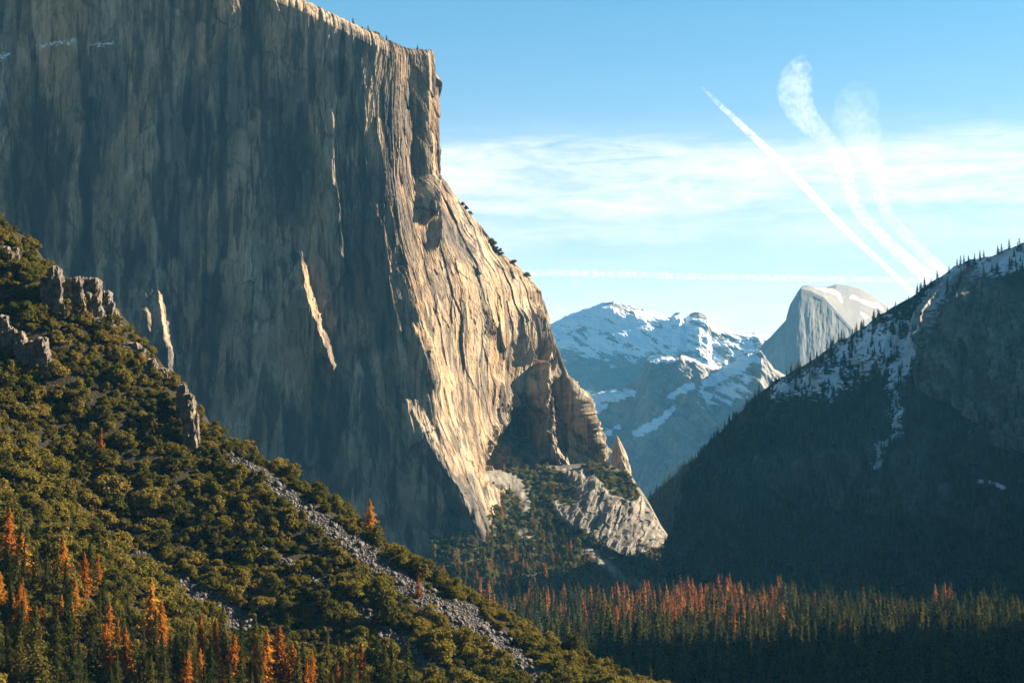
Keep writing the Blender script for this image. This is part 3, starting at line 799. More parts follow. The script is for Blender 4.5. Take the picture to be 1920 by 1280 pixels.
def trunk_arrays(h=0.97, r0=0.013, sides=7):
    ks = [0, .03, .35, .7, 1.0]; rs = [1.5, 1.0, .75, .42, .1]
    V = []
    for k, q in zip(ks, rs):
        for i in range(sides):
            a = 6.283 * i / sides
            V.append((r0 * q * math.cos(a), r0 * q * math.sin(a), h * k))
    V = np.array(V)
    Fc = []
    for k in range(len(ks) - 1):
        for i in range(sides):
            j = (i + 1) % sides
            Fc.append((k * sides + i, k * sides + j, (k + 1) * sides + j, (k + 1) * sides + i))
    return V, np.array(Fc)

def quads_mesh(name, V, rnd, mat):
    return mesh_from(name, V, np.arange(len(V)), 4, False, {'rnd': rnd}, [mat])

def scatter(name, protos, pos, rotz, sxy, sz, mat, rbase=None):
    """a mass of plants nobody could count: one object whose points carry plants already standing in the scene"""
    n = len(pos)
    me = bpy.data.meshes.new(name)
    me.vertices.add(n); me.vertices.foreach_set("co", np.ascontiguousarray(pos, F32).ravel())
    if rbase is None:
        rbase = rng.random(n)
    for k, a in (('rz', rotz), ('rb', rbase), ('sx', sxy), ('sz', sz)):
        q = me.attributes.new(k, 'FLOAT', 'POINT'); q.data.foreach_set('value', np.ascontiguousarray(a, F32))
    q = me.attributes.new('pick', 'INT', 'POINT'); q.data.foreach_set('value', np.ascontiguousarray(rng.integers(0, len(protos), n), np.int32))
    o = link(name, me)
    g = bpy.data.node_groups.new(name + '_points', 'GeometryNodeTree')
    g.interface.new_socket('Geometry', in_out='INPUT', socket_type='NodeSocketGeometry')
    g.interface.new_socket('Geometry', in_out='OUTPUT', socket_type='NodeSocketGeometry')
    N = g.nodes; L = g.links
    gi = N.new('NodeGroupInput'); go = N.new('NodeGroupOutput')
    def attr(nm, dt='FLOAT'):
        a = N.new('GeometryNodeInputNamedAttribute'); a.data_type = dt; a.inputs[0].default_value = nm
        return [s_ for s_ in a.outputs if s_.enabled][0]
    jn = N.new('GeometryNodeGeometryToInstance')
    for pr in reversed(protos):
        oi = N.new('GeometryNodeObjectInfo'); oi.transform_space = 'ORIGINAL'; oi.inputs['Object'].default_value = pr
        oi.inputs['As Instance'].default_value = False
        sm_ = N.new('GeometryNodeSetMaterial'); sm_.inputs['Material'].default_value = mat
        L.new(oi.outputs['Geometry'], sm_.inputs['Geometry'])
        gti = N.new('GeometryNodeGeometryToInstance')
        L.new(sm_.outputs[0], gti.inputs[0])
        if 'jj' not in locals():
            jj = N.new('GeometryNodeJoinGeometry')
        L.new(gti.outputs[0], jj.inputs[0])
    N.remove(jn)
    cr = N.new('ShaderNodeCombineXYZ'); L.new(attr('rz'), cr.inputs[2])
    cs = N.new('ShaderNodeCombineXYZ'); sxa = attr('sx'); L.new(sxa, cs.inputs[0]); L.new(sxa, cs.inputs[1]); L.new(attr('sz'), cs.inputs[2])
    ip = N.new('GeometryNodeInstanceOnPoints')
    e2r = N.new('FunctionNodeEulerToRotation'); L.new(cr.outputs[0], e2r.inputs[0])
    L.new(gi.outputs[0], ip.inputs['Points']); L.new(jj.outputs[0], ip.inputs['Instance'])
    ip.inputs['Pick Instance'].default_value = True
    L.new(attr('pick', 'INT'), ip.inputs['Instance Index']); L.new(e2r.outputs[0], ip.inputs['Rotation']); L.new(cs.outputs[0], ip.inputs['Scale'])
    L.new(ip.outputs[0], go.inputs[0])
    md = o.modifiers.new('plants', 'NODES'); md.node_group = g
    return o

# ------------------------------------------------------------------ rock outcrops on the hillside
def outcrop(label, spires):
    """a cluster of fractured rock blocks; spires: (px top, py top, px bottom, py bottom, width px)"""
    verts, faces, n0 = [], [], 0
    r = np.random.default_rng(int(spires[0][0] * 7 + spires[0][1]))
    Dm = None
    spires = list(spires) + [(s[0] + r.uniform(-.7, .7) * s[4], lerp(s[1], s[3], r.uniform(.35, .75)), s[2] + r.uniform(-.7, .7) * s[4], s[3] + r.uniform(-2, 6), s[4] * r.uniform(.35, .65)) for s in spires for _ in range(2)]
    for (x0, y0, x1, y1, w) in spires:
        h = hill_hit(x1, y1)[0]
        if np.isnan(h):
            h = 1280.0
        D = h
        if Dm is None: Dm = D
        a = at(x0, y0, D - 2); b = at(x1, y1, D - 2)
        b[2] -= 6
        half = w / FPX * D / 2
        K, Sd = 22, 26
        for i in range(K):
            t = i / (K - 1)
            c = b + (a - b) * t
            prof = (1.2 - 0.45 * t) if i < K - 1 else 0.45
            for j in range(Sd):
                g = 2 * math.pi * j / Sd
                # blocky section
                q = prof * half / max(abs(math.cos(g + .12)), abs(math.sin(g + .12))) * 0.92
                jx = 0.42 * float(noise(math.cos(g) * 1.5 + x0, math.sin(g) * 1.5 + t * 4 + y0, 301)) + 0.24 * float(noise(math.cos(g) * 5 + x0, math.sin(g) * 5 + t * 12, 303))
                q *= 1 + jx
                verts.append((c[0] + q * math.cos(g), c[1] + q * math.sin(g) * 1.2, c[2] + 0.5 * half * jx))
        for i in range(K - 1):
            for j in range(Sd):
                k = (j + 1) % Sd
                faces.append((n0 + i * Sd + j, n0 + i * Sd + k, n0 + (i + 1) * Sd + k, n0 + (i + 1) * Sd + j))
        # cap
        n1 = n0 + (K - 1) * Sd
        for j in range(1, Sd // 2):
            faces.append((n1 + j - 1, n1 + j, n1 + Sd - 1 - j, n1 + Sd - j if j > 1 else n1))
        n0 += K * Sd
    V = np.array(verts)
    o0 = V[0].copy(); V -= o0
    me = bpy.data.meshes.new('rock_outcrop')
    me.from_pydata([tuple(v) for v in V], [], [tuple(dict.fromkeys(f)) for f in faces])
    me.materials.append(M_ROCK)
    o = link('rock_outcrop', me, loc=tuple(o0))
    return tag(o, label, 'rock outcrop', 'rock outcrops on the brushy hillside')

OUT = [
    ("split grey crag with sunlit edges standing on the upper left ridge", [(103, 500, 116, 580, 26), (128, 528, 134, 578, 20), (145, 520, 158, 592, 22), (88, 520, 92, 572, 22)]),
    ("dark rounded crag with two knobs on the ridge line against the cliff", [(172, 522, 180, 590, 34), (152, 518, 158, 545, 12), (196, 545, 205, 600, 26), (214, 578, 222, 604, 16)]),
    ("broken grey crag with pale faces at the left edge below the ridge", [(8, 592, 14, 640, 28), (36, 622, 44, 668, 24), (60, 640, 66, 672, 20), (80, 632, 86, 690, 22), (24, 616, 26, 650, 18)]),
    ("tall pale rock column at the lower end of the dark ridge", [(352, 738, 360, 832, 26), (368, 775, 368, 835, 12), (342, 720, 346, 790, 22)]),
    ("small grey outcrop near the summit of the ridge at upper left", [(12, 462, 16, 488, 16), (30, 464, 30, 484, 12)]),
    ("low reddish ledge of rocks among brush on the ridge shoulder", [(250, 642, 262, 664, 26), (285, 672, 290, 692, 22), (308, 690, 312, 706, 16)]),
]
OUTMASK = []
for lab, sp in OUT:
    outcrop(lab, sp)
    OUTMASK += [[(s[0], s[1] + 4, s[4] * 0.5), (s[2], s[3] - 8, s[4] * 0.6)] for s in sp]

# ------------------------------------------------------------------ scree
def ico_rocks(n, pos, size, seed):
    r = np.random.default_rng(seed)
    t = (1 + 5 ** .5) / 2
    iv = np.array([(-1, t, 0), (1, t, 0), (-1, -t, 0), (1, -t, 0), (0, -1, t), (0, 1, t), (0, -1, -t), (0, 1, -t), (t, 0, -1), (t, 0, 1), (-t, 0, -1), (-t, 0, 1)]) / 1.9
    fc = np.array([(0, 11, 5), (0, 5, 1), (0, 1, 7), (0, 7, 10), (0, 10, 11), (1, 5, 9), (5, 11, 4), (11, 10, 2), (10, 7, 6), (7, 1, 8), (3, 9, 4), (3, 4, 2), (3, 2, 6), (3, 6, 8), (3, 8, 9), (4, 9, 5), (2, 4, 11), (6, 2, 10), (8, 6, 7), (9, 8, 1)])
    V = iv[None] * (1 + 0.35 * r.normal(size=(n, 12, 1)).clip(-1, 1)) 
    V = V * r.uniform(0.5, 1.25, (n, 1, 3))
    a = r.uniform(0, 6.283, n); c, s = np.cos(a)[:, None], np.sin(a)[:, None]
    X = V[..., 0] * c - V[..., 1] * s; Y = V[..., 0] * s + V[..., 1] * c
    b = r.uniform(-.9, .9, n); c, s = np.cos(b)[:, None], np.sin(b)[:, None]
    V = np.stack([X * c - V[..., 2] * s, Y, X * s + V[..., 2] * c], -1) * size[:, None, None] + pos[:, None]
    Fc = (fc[None] + 12 * np.arange(n)[:, None, None]).reshape(-1, 3)
    return V.reshape(-1, 3), Fc

SCREE_LABEL = ["long grey boulder strip running down the middle of the brushy hillside", "thin right branch of grey boulders low on the hillside", "narrow lower strip of grey boulders between brush bands",
               "dark boulder patch beside the orange trees at lower left", "small scrap of pale boulders high in the brush"]
big_p = []
for k, st_ in enumerate(SCREE):
    x0 = min(p[0] for p in st_) - 40; x1 = max(p[0] for p in st_) + 40; y0 = min(p[1] for p in st_) - 40; y1 = max(p[1] for p in st_) + 40
    n = int((x1 - x0) * (y1 - y0) * 0.22)
    px_ = rng.uniform(x0, x1, n); py_ = rng.uniform(y0, y1, n)
    w = 13 * noise(px_ / 30, py_ / 24, 120) + 7 * noise(px_ / 10, py_ / 10, 121)
    mk = np.clip(stroke(px_ + w * .5, py_ + w, st_) - .24, 0, 1)
    keep = rng.random(n) < sstep(0.0, 0.4, mk)
    px_, py_ = px_[keep], py_[keep]
    D_ = hill_hit(px_, py_)
    ok = ~np.isnan(D_)
    p = at(px_[ok], py_[ok], D_[ok]); p[:, 2] = hill_z(p[:, 0], p[:, 1])
    sz_ = 0.34 + 0.42 * rng.random(len(p)) ** 2 + 1.15 * rng.random(len(p)) ** 9
    isb = np.argsort(-sz_)[:(60 if k == 0 else 30 if k in (2, 3) else 6)]
    big_p += [(k, p[i], sz_[i]) for i in isb]
    m_ = np.ones(len(p), bool); m_[isb] = False
    V, Fc = ico_rocks(int(m_.sum()), p[m_], sz_[m_], 400 + k)
    o = link('scree', mesh_from('scree', V, Fc, 3, False, None, [M_SCREE]))
    tag(o, SCREE_LABEL[k], 'scree', kind='stuff')
bproto = []
for i in range(6):
    V, Fc = ico_rocks(1, np.zeros((1, 3)), np.ones(1), 450 + i)
    bproto.append(mesh_from('boulder', V, Fc, 3, False, None, [M_SCREE]))
BL = ["angular grey boulder lying in the long middle boulder strip", "angular grey boulder in the thin right boulder branch", "angular grey boulder in the narrow lower boulder strip",
      "angular dark boulder in the patch beside the orange trees", "pale boulder in the small scrap high in the brush"]
for k, p, s in big_p:
    o = link('boulder', bproto[random.randrange(6)], loc=tuple(p + np.array([0, 0, s * .4])))
    o.scale = (s * 1.5, s * 1.3, s * 1.3); o.rotation_euler = (random.uniform(-.5, .5), random.uniform(-.5, .5), random.uniform(0, 6.28))
    tag(o, BL[k], 'boulder', 'boulders of scree strip %s' % ['in the middle', 'on the right', 'lower down', 'at lower left', 'high up'][k])

# ------------------------------------------------------------------ foreground conifers
def proto_set(fn, mat, n, name):
    return [quads_mesh(name, *fn(i), mat) for i in range(n)]
TRV, TRF = trunk_arrays()
TRUNK = mesh_from('trunk', TRV, TRF, 4, True, None, [M_BARK])
def con(i, **k):
    d = dict(levels=48, per=12, R=0.30, quad=0.021, segs=4, pw=.85)
    d.update(k)
    return conifer_arrays(500 + i, **d)
CR_G = proto_set(lambda i: con(i), M_GREEN, 4, 'crown')
CR_GB = proto_set(lambda i: con(20 + i, R=0.38, pw=0.75), M_GREEN, 2, 'crown')
CR_O = proto_set(lambda i: con(40 + i, R=0.37, sparse=.05, quad=.026), M_ORANGE, 4, 'crown')
CR_S = proto_set(lambda i: con(80 + i, sparse=.45, R=0.26), M_GREEN, 2, 'crown')
CR_B = proto_set(lambda i: con(90 + i, sparse=.3, R=0.28), M_RUST, 2, 'crown')
PROTO = {'o': CR_O, 'g': CR_G, 'G': CR_GB, 's': CR_S, 'b': CR_B}
conifer_pts = []
def conifer(px, ytop, hpx, kind, label, group):
    ybase = ytop + hpx
    D = hill_hit(px, ybase)[0]
    if np.isnan(D):
        D = hill_hit(px, ybase + 12)[0]
        if np.isnan(D):
            D = 1150.0
    p = at(px, ybase, D); p[2] = hill_z(p[0], p[1]) - 0.5
    H = hpx / FPX * D * 1.03
    ks = 'conifer' if kind in 'gGs' else 'dead_conifer'
    e = bpy.data.objects.new(ks, None); COL.objects.link(e)
    e.location = tuple(p); e.rotation_euler = (random.uniform(-.03, .03), random.uniform(-.03, .03), random.uniform(0, 6.28))
    wdt = H * random.uniform(0.9, 1.15)
    e.scale = (wdt, wdt, H)
    tag(e, label, 'conifer', group)
    link('trunk', TRUNK, e); link('crown', random.choice(PROTO[kind]), e)
    conifer_pts.append((px, ybase, hpx))
    return e
GO, GG = 'orange dead conifers on the hillside', 'green conifers on the hillside'
FG = [
    (693, 924, 66, 'o', "lone orange conifer standing on the ridge against the shaded cliff", GO),
    (785, 994, 44, 'b', "thin brownish bare conifer on the ridge right of the lone orange one", GO),
    (187, 802, 78, 'b', "thin rust brown conifer alone in the upper green brush", GO),
    (483, 962, 66, 's', "dull green loose conifer in the brush above the narrow boulder strip", GG),
    (14, 953, 104, 'o', "tall orange topped conifer nearest the left edge of the photo", GO),
    (69, 950, 78, 'g', "yellow green conifer between two orange ones at the left", GG),
    (42, 1000, 92, 'o', "ragged orange conifer second from the left edge", GO),
    (115, 1010, 82, 'o', "slim orange tipped conifer right of the yellow green one at left", GO),
    (97, 1080, 50, 'o', "short pointed orange conifer low at the left", GO),
    (159, 1034, 84, 'o', "broad orange conifer in the left stand above the dark green one", GO),
    (181, 1038, 60, 'o', "narrow orange conifer just right of a broad orange one at left", GO),
    (140, 1084, 70, 'o', "orange conifer leaning against the dark green one at left", GO),
    (1, 1072, 74, 'o', "orange conifer cut by the left edge of the photo", GO),
    (23, 1110, 42, 'o', "small orange conifer beside the left edge", GO),
    (42, 1082, 62, 'b', "dull rust conifer near the left edge", GO),
    (281, 1086, 124, 'o', "largest bright orange conifer in the middle of the lower left stand", GO),
    (301, 1130, 92, 'o', "bright orange conifer touching the largest orange one on its right", GO),
    (241, 1120, 74, 's', "slim dark conifer left of the largest orange one", GG),
    (178, 1150, 116, 'G', "yellowish tall conifer low in the left stand", GG),
    (198, 1172, 90, 'o', "faded orange conifer beside the yellowish tall one", GO),
    (236, 1176, 98, 'o', "half orange conifer rising from the bottom edge below the largest one", GO),
    (62, 1142, 170, 'G', "big broad yellow green conifer at the bottom left corner", GG),
    (78, 1135, 60, 'o', "orange streaked narrow conifer behind the big broad green one", GO),
    (128, 1094, 120, 'G', "broad dark green conifer in the middle of the left stand", GG),
    (377, 1156, 92, 'o', "orange conifer beside the dark boulder patch, left one of its clump", GO),
    (402, 1162, 90, 'o', "tallest orange conifer of the clump beside the dark boulder patch", GO),
    (416, 1178, 70, 'o', "orange conifer at the right of the clump beside the dark boulder patch", GO),
    (363, 1190, 66, 'o', "small pointed orange conifer left of the clump beside the boulders", GO),
    (437, 1192, 104, 'o', "amber conifer with green base below the dark boulder patch", GO),
    (447, 1212, 80, 'g', "green conifer in front of the amber one below the boulders", GG),
    (480, 1190, 100, 'o', "dark orange broad conifer under the dark boulder patch", GO),
    (498, 1184, 108, 'o', "pointed orange conifer in the middle of the group under the boulder patch", GO),
    (521, 1176, 112, 'o', "tall slim orange conifer at the right of the group under the boulders", GO),
    (538, 1152, 110, 's', "tall dark sparse conifer behind the slim orange one", GG),
    (549, 1206, 90, 'o', "orange topped conifer right of the tall sparse dark one", GO),
    (583, 1218, 76, 'o', "broad orange conifer at the bottom edge left of the gap", GO),
    (575, 1240, 60, 'o', "short orange conifer at the bottom edge in front of a broad one", GO),
    (634, 1238, 60, 'o', "small orange conifer at the bottom edge near the middle", GO),
    (655, 1218, 80, 'o', "orange conifer at the bottom edge, left of a pair", GO),
    (673, 1209, 88, 'o', "tall orange conifer at the bottom edge, right of a pair", GO),
    (705, 1262, 40, 'o', "small orange conifer tip at the bottom edge right of the pair", GO),
    (763, 1196, 100, 's', "tall sparse dark conifer crossing the narrow boulder strip", GG),
    (612, 1180, 90, 's', "dark green loose conifer above the bottom orange trees", GG),
    (1219, 1234, 48, 'g', "green conifer at the lower end of the hillside against black forest", GG),
    (1147, 1226, 36, 'g', "small green conifer at the lower end of the ridge line", GG),
    (1290, 1260, 30, 'o', "small orange conifer at the bottom edge beyond the hillside foot", GO),
    (1357, 1265, 30, 'g', "small dark green conifer tip at the bottom edge right of the hillside", GG),
    (1371, 1265, 30, 'o', "small orange conifer tip at the bottom edge right of the hillside", GO),
    (210, 1110, 86, 'g', "dark conifer between the yellowish one and the slim dark one at left", GG),
    (330, 1180, 100, 'G', "dark green conifer right of the two bright orange ones", GG),
    (262, 1200, 90, 'G', "dark green conifer at the bottom edge below the largest orange one", GG),
    (292, 1215, 80, 'g', "green conifer at the bottom edge under the bright orange pair", GG),
    (105, 1190, 110, 'G', "deep green conifer at the bottom edge beside the big broad one", GG),
    (15, 1180, 110, 'g', "dark conifer at the bottom left corner", GG),
    (148, 1200, 90, 'g', "green conifer at the bottom edge left of the yellowish tall one", GG),
    (35, 1130, 80, 'g', "green conifer behind the corner conifer at left", GG),
    (312, 1225, 70, 'g', "short green conifer at the bottom edge right of the green pair", GG),
    (218, 1225, 70, 'G', "shaded broad conifer at the bottom edge right of the faded orange one", GG),
    (345, 1228, 66, 'g', "green conifer at the bottom edge left of the small pointed orange one", GG),
    (405, 1225, 70, 'G', "green conifer at the bottom edge beneath the orange clump", GG),
    (378, 1235, 60, 'g', "dark green conifer at the bottom edge under the clump's left tree", GG),
    (470, 1235, 60, 'g', "dark green conifer at the bottom edge under the dark orange broad one", GG),
    (735, 1225, 70, 's', "loose dark conifer at the bottom edge before the boulder strip", GG),
    (605, 1245, 50, 'g', "green conifer tip at the bottom edge between orange ones", GG),
]
for a_ in FG:
    conifer(*a_)
frng = random.Random(21)
for k in range(80):
    px = frng.uniform(-15, 740)
    y0 = np.interp(px, [-100, 60, 200, 330, 470, 600, 720], [1040, 1075, 1120, 1190, 1235, 1255, 1275])
    py = y0 + frng.uniform(0, 1) ** 1.1 * (1350 - y0)
    h = frng.uniform(60, 118)
    conifer(px, py - h, h, frng.choice('gggGGs'), "dark green conifer packed in the stand along the bottom left edge", 'green conifers packed along the bottom left edge')
for k in range(14):
    px = frng.uniform(0, 600); y0 = np.interp(px, [0, 200, 330, 470, 600], [1140, 1180, 1240, 1285, 1300])
    conifer(px, y0 - frng.uniform(60, 80) + frng.uniform(0, 40), 80, 'o', "amber orange conifer mixed into the dense stand along the bottom left edge", 'orange conifers packed along the bottom left edge')

# ------------------------------------------------------------------ shrubs and oaks covering the hillside
sx_ = np.arange(-520, 520, 6.6); sy_ = np.arange(360, 1420, 6.6)
XX, YY = np.meshgrid(sx_, sy_)
XX = (XX + rng.uniform(-4, 4, XX.shape)).ravel(); YY = (YY + rng.uniform(-4, 4, YY.shape)).ravel()
ZZ = hill_z(XX, YY)
pp = np.stack([XX, YY, ZZ], -1)
ax, ay = project(pp)
dist_front = np.interp(XX * fv[0] + YY * fv[1], r_f, r_c) - (XX * cv[0] + YY * cv[1])
inv = (ax > -70) & (ax < 1500) & (ay < 1400) & (ay > 380) & (dist_front > -14) & (ZZ > ZF)
smk = scree_mask(ax, ay)
inv &= (smk < 0.1) | (rng.random(len(XX)) < 0.035)
om = np.zeros(len(XX))
for s in OUTMASK:
    om = np.maximum(om, stroke(ax, ay, s))
inv &= om < 0.05
XX, YY, ZZ, ax, ay, smk, dist_front = [q[inv] for q in (XX, YY, ZZ, ax, ay, smk, dist_front)]
stand = (ay > np.interp(ax, [-100, 60, 200, 330, 470, 600, 720, 800], [1000, 1040, 1085, 1170, 1215, 1240, 1262, 1330]))
kp_ = ~stand | (rng.random(len(XX)) < .45)
XX, YY, ZZ, ax, ay, smk, dist_front = [q[kp_] for q in (XX, YY, ZZ, ax, ay, smk, dist_front)]
dens = fbm(XX / 40, YY / 40, 3, seed=330)
rad = np.exp(rng.normal(1.58, 0.42, len(XX))) * (1 + 0.35 * dens)
rad = np.clip(rad, 1.8, 11.0)
rad = np.where(dist_front < 12, rad * 0.72, rad)
keep = rng.random(len(XX)) < 0.92
XX, YY, ZZ, ax, ay, rad, dist_front = [q[keep] for q in (XX, YY, ZZ, ax, ay, rad, dist_front)]
# is the top of the shrub in the frame?
show = (ax > -20) & (ax < 1460) & (ay < 1290) & (dist_front > 0)
size_px = rad / YY * FPX * show
order = np.argsort(-size_px)[:300]
isind = np.zeros(len(XX), bool); isind[order] = True
SHP = [shrub_arrays(600 + i, 2600, 0.058, (9, 16, 22, 12, 26, 18, 14, 20, 11)[i], (1.0, .75, 1.3, .9, 1.1, .7, 1.45, .85, 1.15)[i]) for i in range(9)]
SHM = [quads_mesh('shrub', V, r, M_SHRUB) for V, r in SHP]
def zone(px, py):
    c = ((px - 425) * 0.62 - (py - 850))              # above / below the long middle strip
    if py < 560 + 0.75 * px and px < 370 and py < 860: return "on the upper left ridge above the smooth brushy slope"
    if px < 330 and py > 1060: return "among the conifers of the lower left stand"
    if px < 430: return "on the open brushy slope at the left"
    if c > 10: return "between the long boulder strip and the ridge line"
    if px > 820: return "near the foot of the hillside at right"
    return "between the two long boulder strips"
SHOBJ = {}
for i in order:
    k_ = random.randrange(len(SHM))
    o = link('shrub', SHM[k_], loc=(XX[i], YY[i], ZZ[i] - 0.12 * rad[i]))
    o.rotation_euler = (0, 0, random.uniform(0, 6.28)); o.scale = (rad[i] * random.uniform(.9, 1.2), rad[i] * random.uniform(.85, 1.1), rad[i] * random.uniform(.75, 1.2))
    SHOBJ.setdefault(k_, o)
    zz_ = zone(ax[i], ay[i])
    tag(o, "large round olive green shrub " + zz_, 'shrub', 'shrubs ' + zz_)
SHOBJ = [SHOBJ[k_] for k_ in sorted(SHOBJ)]
rest = np.nonzero(~isind)[0]
o = scatter('shrub_cover', SHOBJ, np.stack([XX[rest], YY[rest], ZZ[rest] - .12 * rad[rest]], -1), rng.uniform(0, 6.28, len(rest)), rad[rest], rad[rest] * rng.uniform(.85, 1.25, len(rest)), M_SHRUB_S,
            rbase=np.clip(0.5 + 0.55 * fbm(XX[rest] / 60, YY[rest] / 60, 2, seed=333) + rng.normal(0, .27, len(rest)), 0, 1))
tag(o, 'continuous olive green brush covering the hillside', 'brush', kind='stuff')
# low growth filling between the shrubs
n = 48000
gx_ = rng.uniform(-520, 520, n); gy_ = rng.uniform(380, 1400, n); gz_ = hill_z(gx_, gy_)
ax2, ay2 = project(np.stack([gx_, gy_, gz_], -1))
df2 = np.interp(gx_ * fv[0] + gy_ * fv[1], r_f, r_c) - (gx_ * cv[0] + gy_ * cv[1])
ok = (ax2 > -40) & (ax2 < 1500) & (ay2 < 1340) & (df2 > -6) & (scree_mask(ax2, ay2) < .15) & (gz_ > ZF)
lr = rng.uniform(1.7, 3.8, int(ok.sum()))
o = scatter('undergrowth', SHOBJ[:4], np.stack([gx_[ok], gy_[ok], gz_[ok] - .2], -1), rng.uniform(0, 6.28, len(lr)), lr, lr, M_SHRUB_S)
tag(o, 'low brown and green undergrowth between the hillside shrubs', 'undergrowth', kind='stuff')

# ------------------------------------------------------------------ valley forest
def far_con(i, **k):
    d = dict(levels=20, per=9, R=0.22, quad=0.05, segs=2, base=0.06, droop=0.3)
    d.update(k)
    return conifer_arrays(700 + i, **d)
FCG = [far_con(i) for i in range(5)]; FCR = [far_con(20 + i, sparse=.12) for i in range(4)]
VG = [quads_mesh('conifer', V, r, M_GREEN) for V, r in FCG]
GOBJ, ROBJ = {}, {}
VR = [quads_mesh('dead_conifer', V, r, M_RUST) for V, r in FCR]
n = 9000
vy = 1780 + (3330 - 1780) * rng.random(n) ** 1.15
vpx = rng.uniform(760, 1990, n)
vx = (vpx - 960) / FPX * vy
vz = floor_z(vx, vy)
okh = (vz > hill_z(vx, vy) + 1) | (vy > 1500)
lim = np.interp(vpx, [760, 900, 1000, 1200, 1330, 1400, 1700, 1990], [3280, 3280, 3240, 3230, 3250, 3100, 2900, 2760])
okh &= vy < lim + 160 * fbm(vpx / 50, vpx * 0, 4, .6, seed=342)
okh &= rng.random(n) < np.clip(.75 + 1.3 * fbm(vpx / 70, vy / 180, 3, seed=343), .15, 1)
vx, vy, vz, vpx = vx[okh], vy[okh], vz[okh], vpx[okh]
vh = np.clip(np.exp(rng.normal(3.36, .26, len(vx))), 14, 52) * (1 + .35 * fbm(vpx / 45, vy / 120, 3, seed=341)) * np.interp(vpx, [760, 1300, 1990], [0.82, 0.95, 1.08])
patch = fbm(vpx / 60, vy / 160, 3, seed=340)
ppy = project(np.stack([vx, vy, vz + vh], -1))[1]
orange_p = np.interp(vpx, [900, 960, 1040, 1130, 1280, 1400, 1450, 1480, 1990], [.3, .1, .18, .45, .6, .65, .35, .04, .03]) * sstep(2250, 2700, vy) 
isr = rng.random(len(vx)) < np.clip(orange_p * (1 + 1.6 * patch), 0, .95)
szp = vh / vy
vis = (vpx > 850) & (vpx < 1930) & (vy > 2300)
front = np.argsort(-(szp * vis))
ng = nr = 0
ind = np.zeros(len(vx), bool)
for i in front:
    if not vis[i]: break
    if isr[i] and nr < 110: nr += 1; ind[i] = True
    elif not isr[i] and ng < 110: ng += 1; ind[i] = True
def vzone(px):
    return "at the left of the valley forest" if px < 1120 else "in the middle of the valley forest" if px < 1480 else "at the right of the valley forest"
for i in np.nonzero(ind)[0]:
    k_ = random.randrange(4)
    o = link('dead_conifer' if isr[i] else 'conifer', (VR if isr[i] else VG)[k_], loc=(vx[i], vy[i], vz[i] - .3))
    w = vh[i] * random.uniform(.85, 1.2)
    o.scale = (w, w, vh[i]); o.rotation_euler = (0, 0, random.uniform(0, 6.28))
    (ROBJ if isr[i] else GOBJ).setdefault(k_, o)
    z_ = vzone(vpx[i])
    tag(o, ("rust orange dying conifer " if isr[i] else "dark green conifer with sunlit top ") + z_, 'conifer', ("rust conifers " if isr[i] else "green conifers ") + z_)
GOBJ = [GOBJ[k_] for k_ in sorted(GOBJ)]; ROBJ = [ROBJ[k_] for k_ in sorted(ROBJ)]
for q, protos, mat, nm, lb in [(~ind & ~isr, GOBJ, M_GREEN_S, 'forest', 'dense dark green conifer forest filling the valley floor'), (~ind & isr, ROBJ, M_RUST_S, 'dying_forest', 'mass of rust orange dying conifers along the far side of the valley forest')]:
    idx = np.nonzero(q)[0]
    o = scatter(nm, protos, np.stack([vx[idx], vy[idx], vz[idx] - .3], -1), rng.uniform(0, 6.28, len(idx)), vh[idx] * rng.uniform(.85, 1.2, len(idx)), vh[idx], mat)
    tag(o, lb, 'forest', kind='stuff')
# tall lit trees standing out on the right
for (px, ytop, D, h) in [(1652, 1113, 2500, 44), (1722, 1117, 2480, 42), (1692, 1125, 2500, 36), (1706, 1122, 2520, 38), (1734, 1125, 2500, 36), (1604, 1118, 2560, 40), (1822, 1124, 2450, 36), (1621, 1128, 2540, 34), (1475, 1110, 2700, 40), (1880, 1122, 2430, 30)]:
    x = (px - 960) / FPX * D
    zb = float(floor_z(np.array([x]), np.array([float(D)]))[0])
    zt = float(at(px, ytop, D)[2])
    o = link('conifer', random.choice(VG), loc=(x, D, zb)); h_ = zt - zb
    o.scale = (h_ * .95, h_ * .95, h_); o.rotation_euler = (0, 0, random.uniform(0, 6))
    tag(o, "tall pointed green conifer rising above the forest line at right", 'conifer', 'tall conifers above the right forest line')

# ------------------------------------------------------------------ trees on the talus under the cliff
def grid_scatter(Pg, mask, n, seed):
    r = np.random.default_rng(seed)
    ii = r.integers(0, Pg.shape[0] - 1, n); jj = r.integers(0, Pg.shape[1] - 1, n)
    keep = r.random(n) < mask[ii, jj]
    return Pg[ii, jj][keep] + r.uniform(-1.5, 1.5, (keep.sum(), 3)) * np.array([1, 1, 0]), ii[keep], jj[keep]
tmask = (1 - np.clip(rk * 1.3, 0, 1)) * (1 - np.clip(scr * 1.2, 0, 1)) * np.clip(0.8 + 0.9 * fbm(qx / 25, qy / 18, 3, seed=350), .05, 1)
tp_, ii, jj = grid_scatter(B, tmask, 10000, 351)
tpx, tpy = project(tp_)
tr_ = np.exp(np.random.default_rng(3).normal(1.35, .35, len(tp_)))
o = scatter('slope_trees', SHOBJ, tp_ - np.array([0, 0, .4]), rng.uniform(0, 6.28, len(tp_)), tr_, tr_ * 1.1, M_FAROAK_S)
tag(o, 'hazy olive trees and brush covering the talus slope under the cliff', 'brush', kind='stuff')
cmk = tmask * np.clip(sstep(930, 1080, qy) * 0.9 + 0.08 + 0.8 * stroke(qx, qy, [(1020, 960, 60), (1075, 1010, 50)]), 0, 1)
tp2, ii, jj = grid_scatter(B, cmk, 1500, 352)
tpx, tpy = project(tp2)
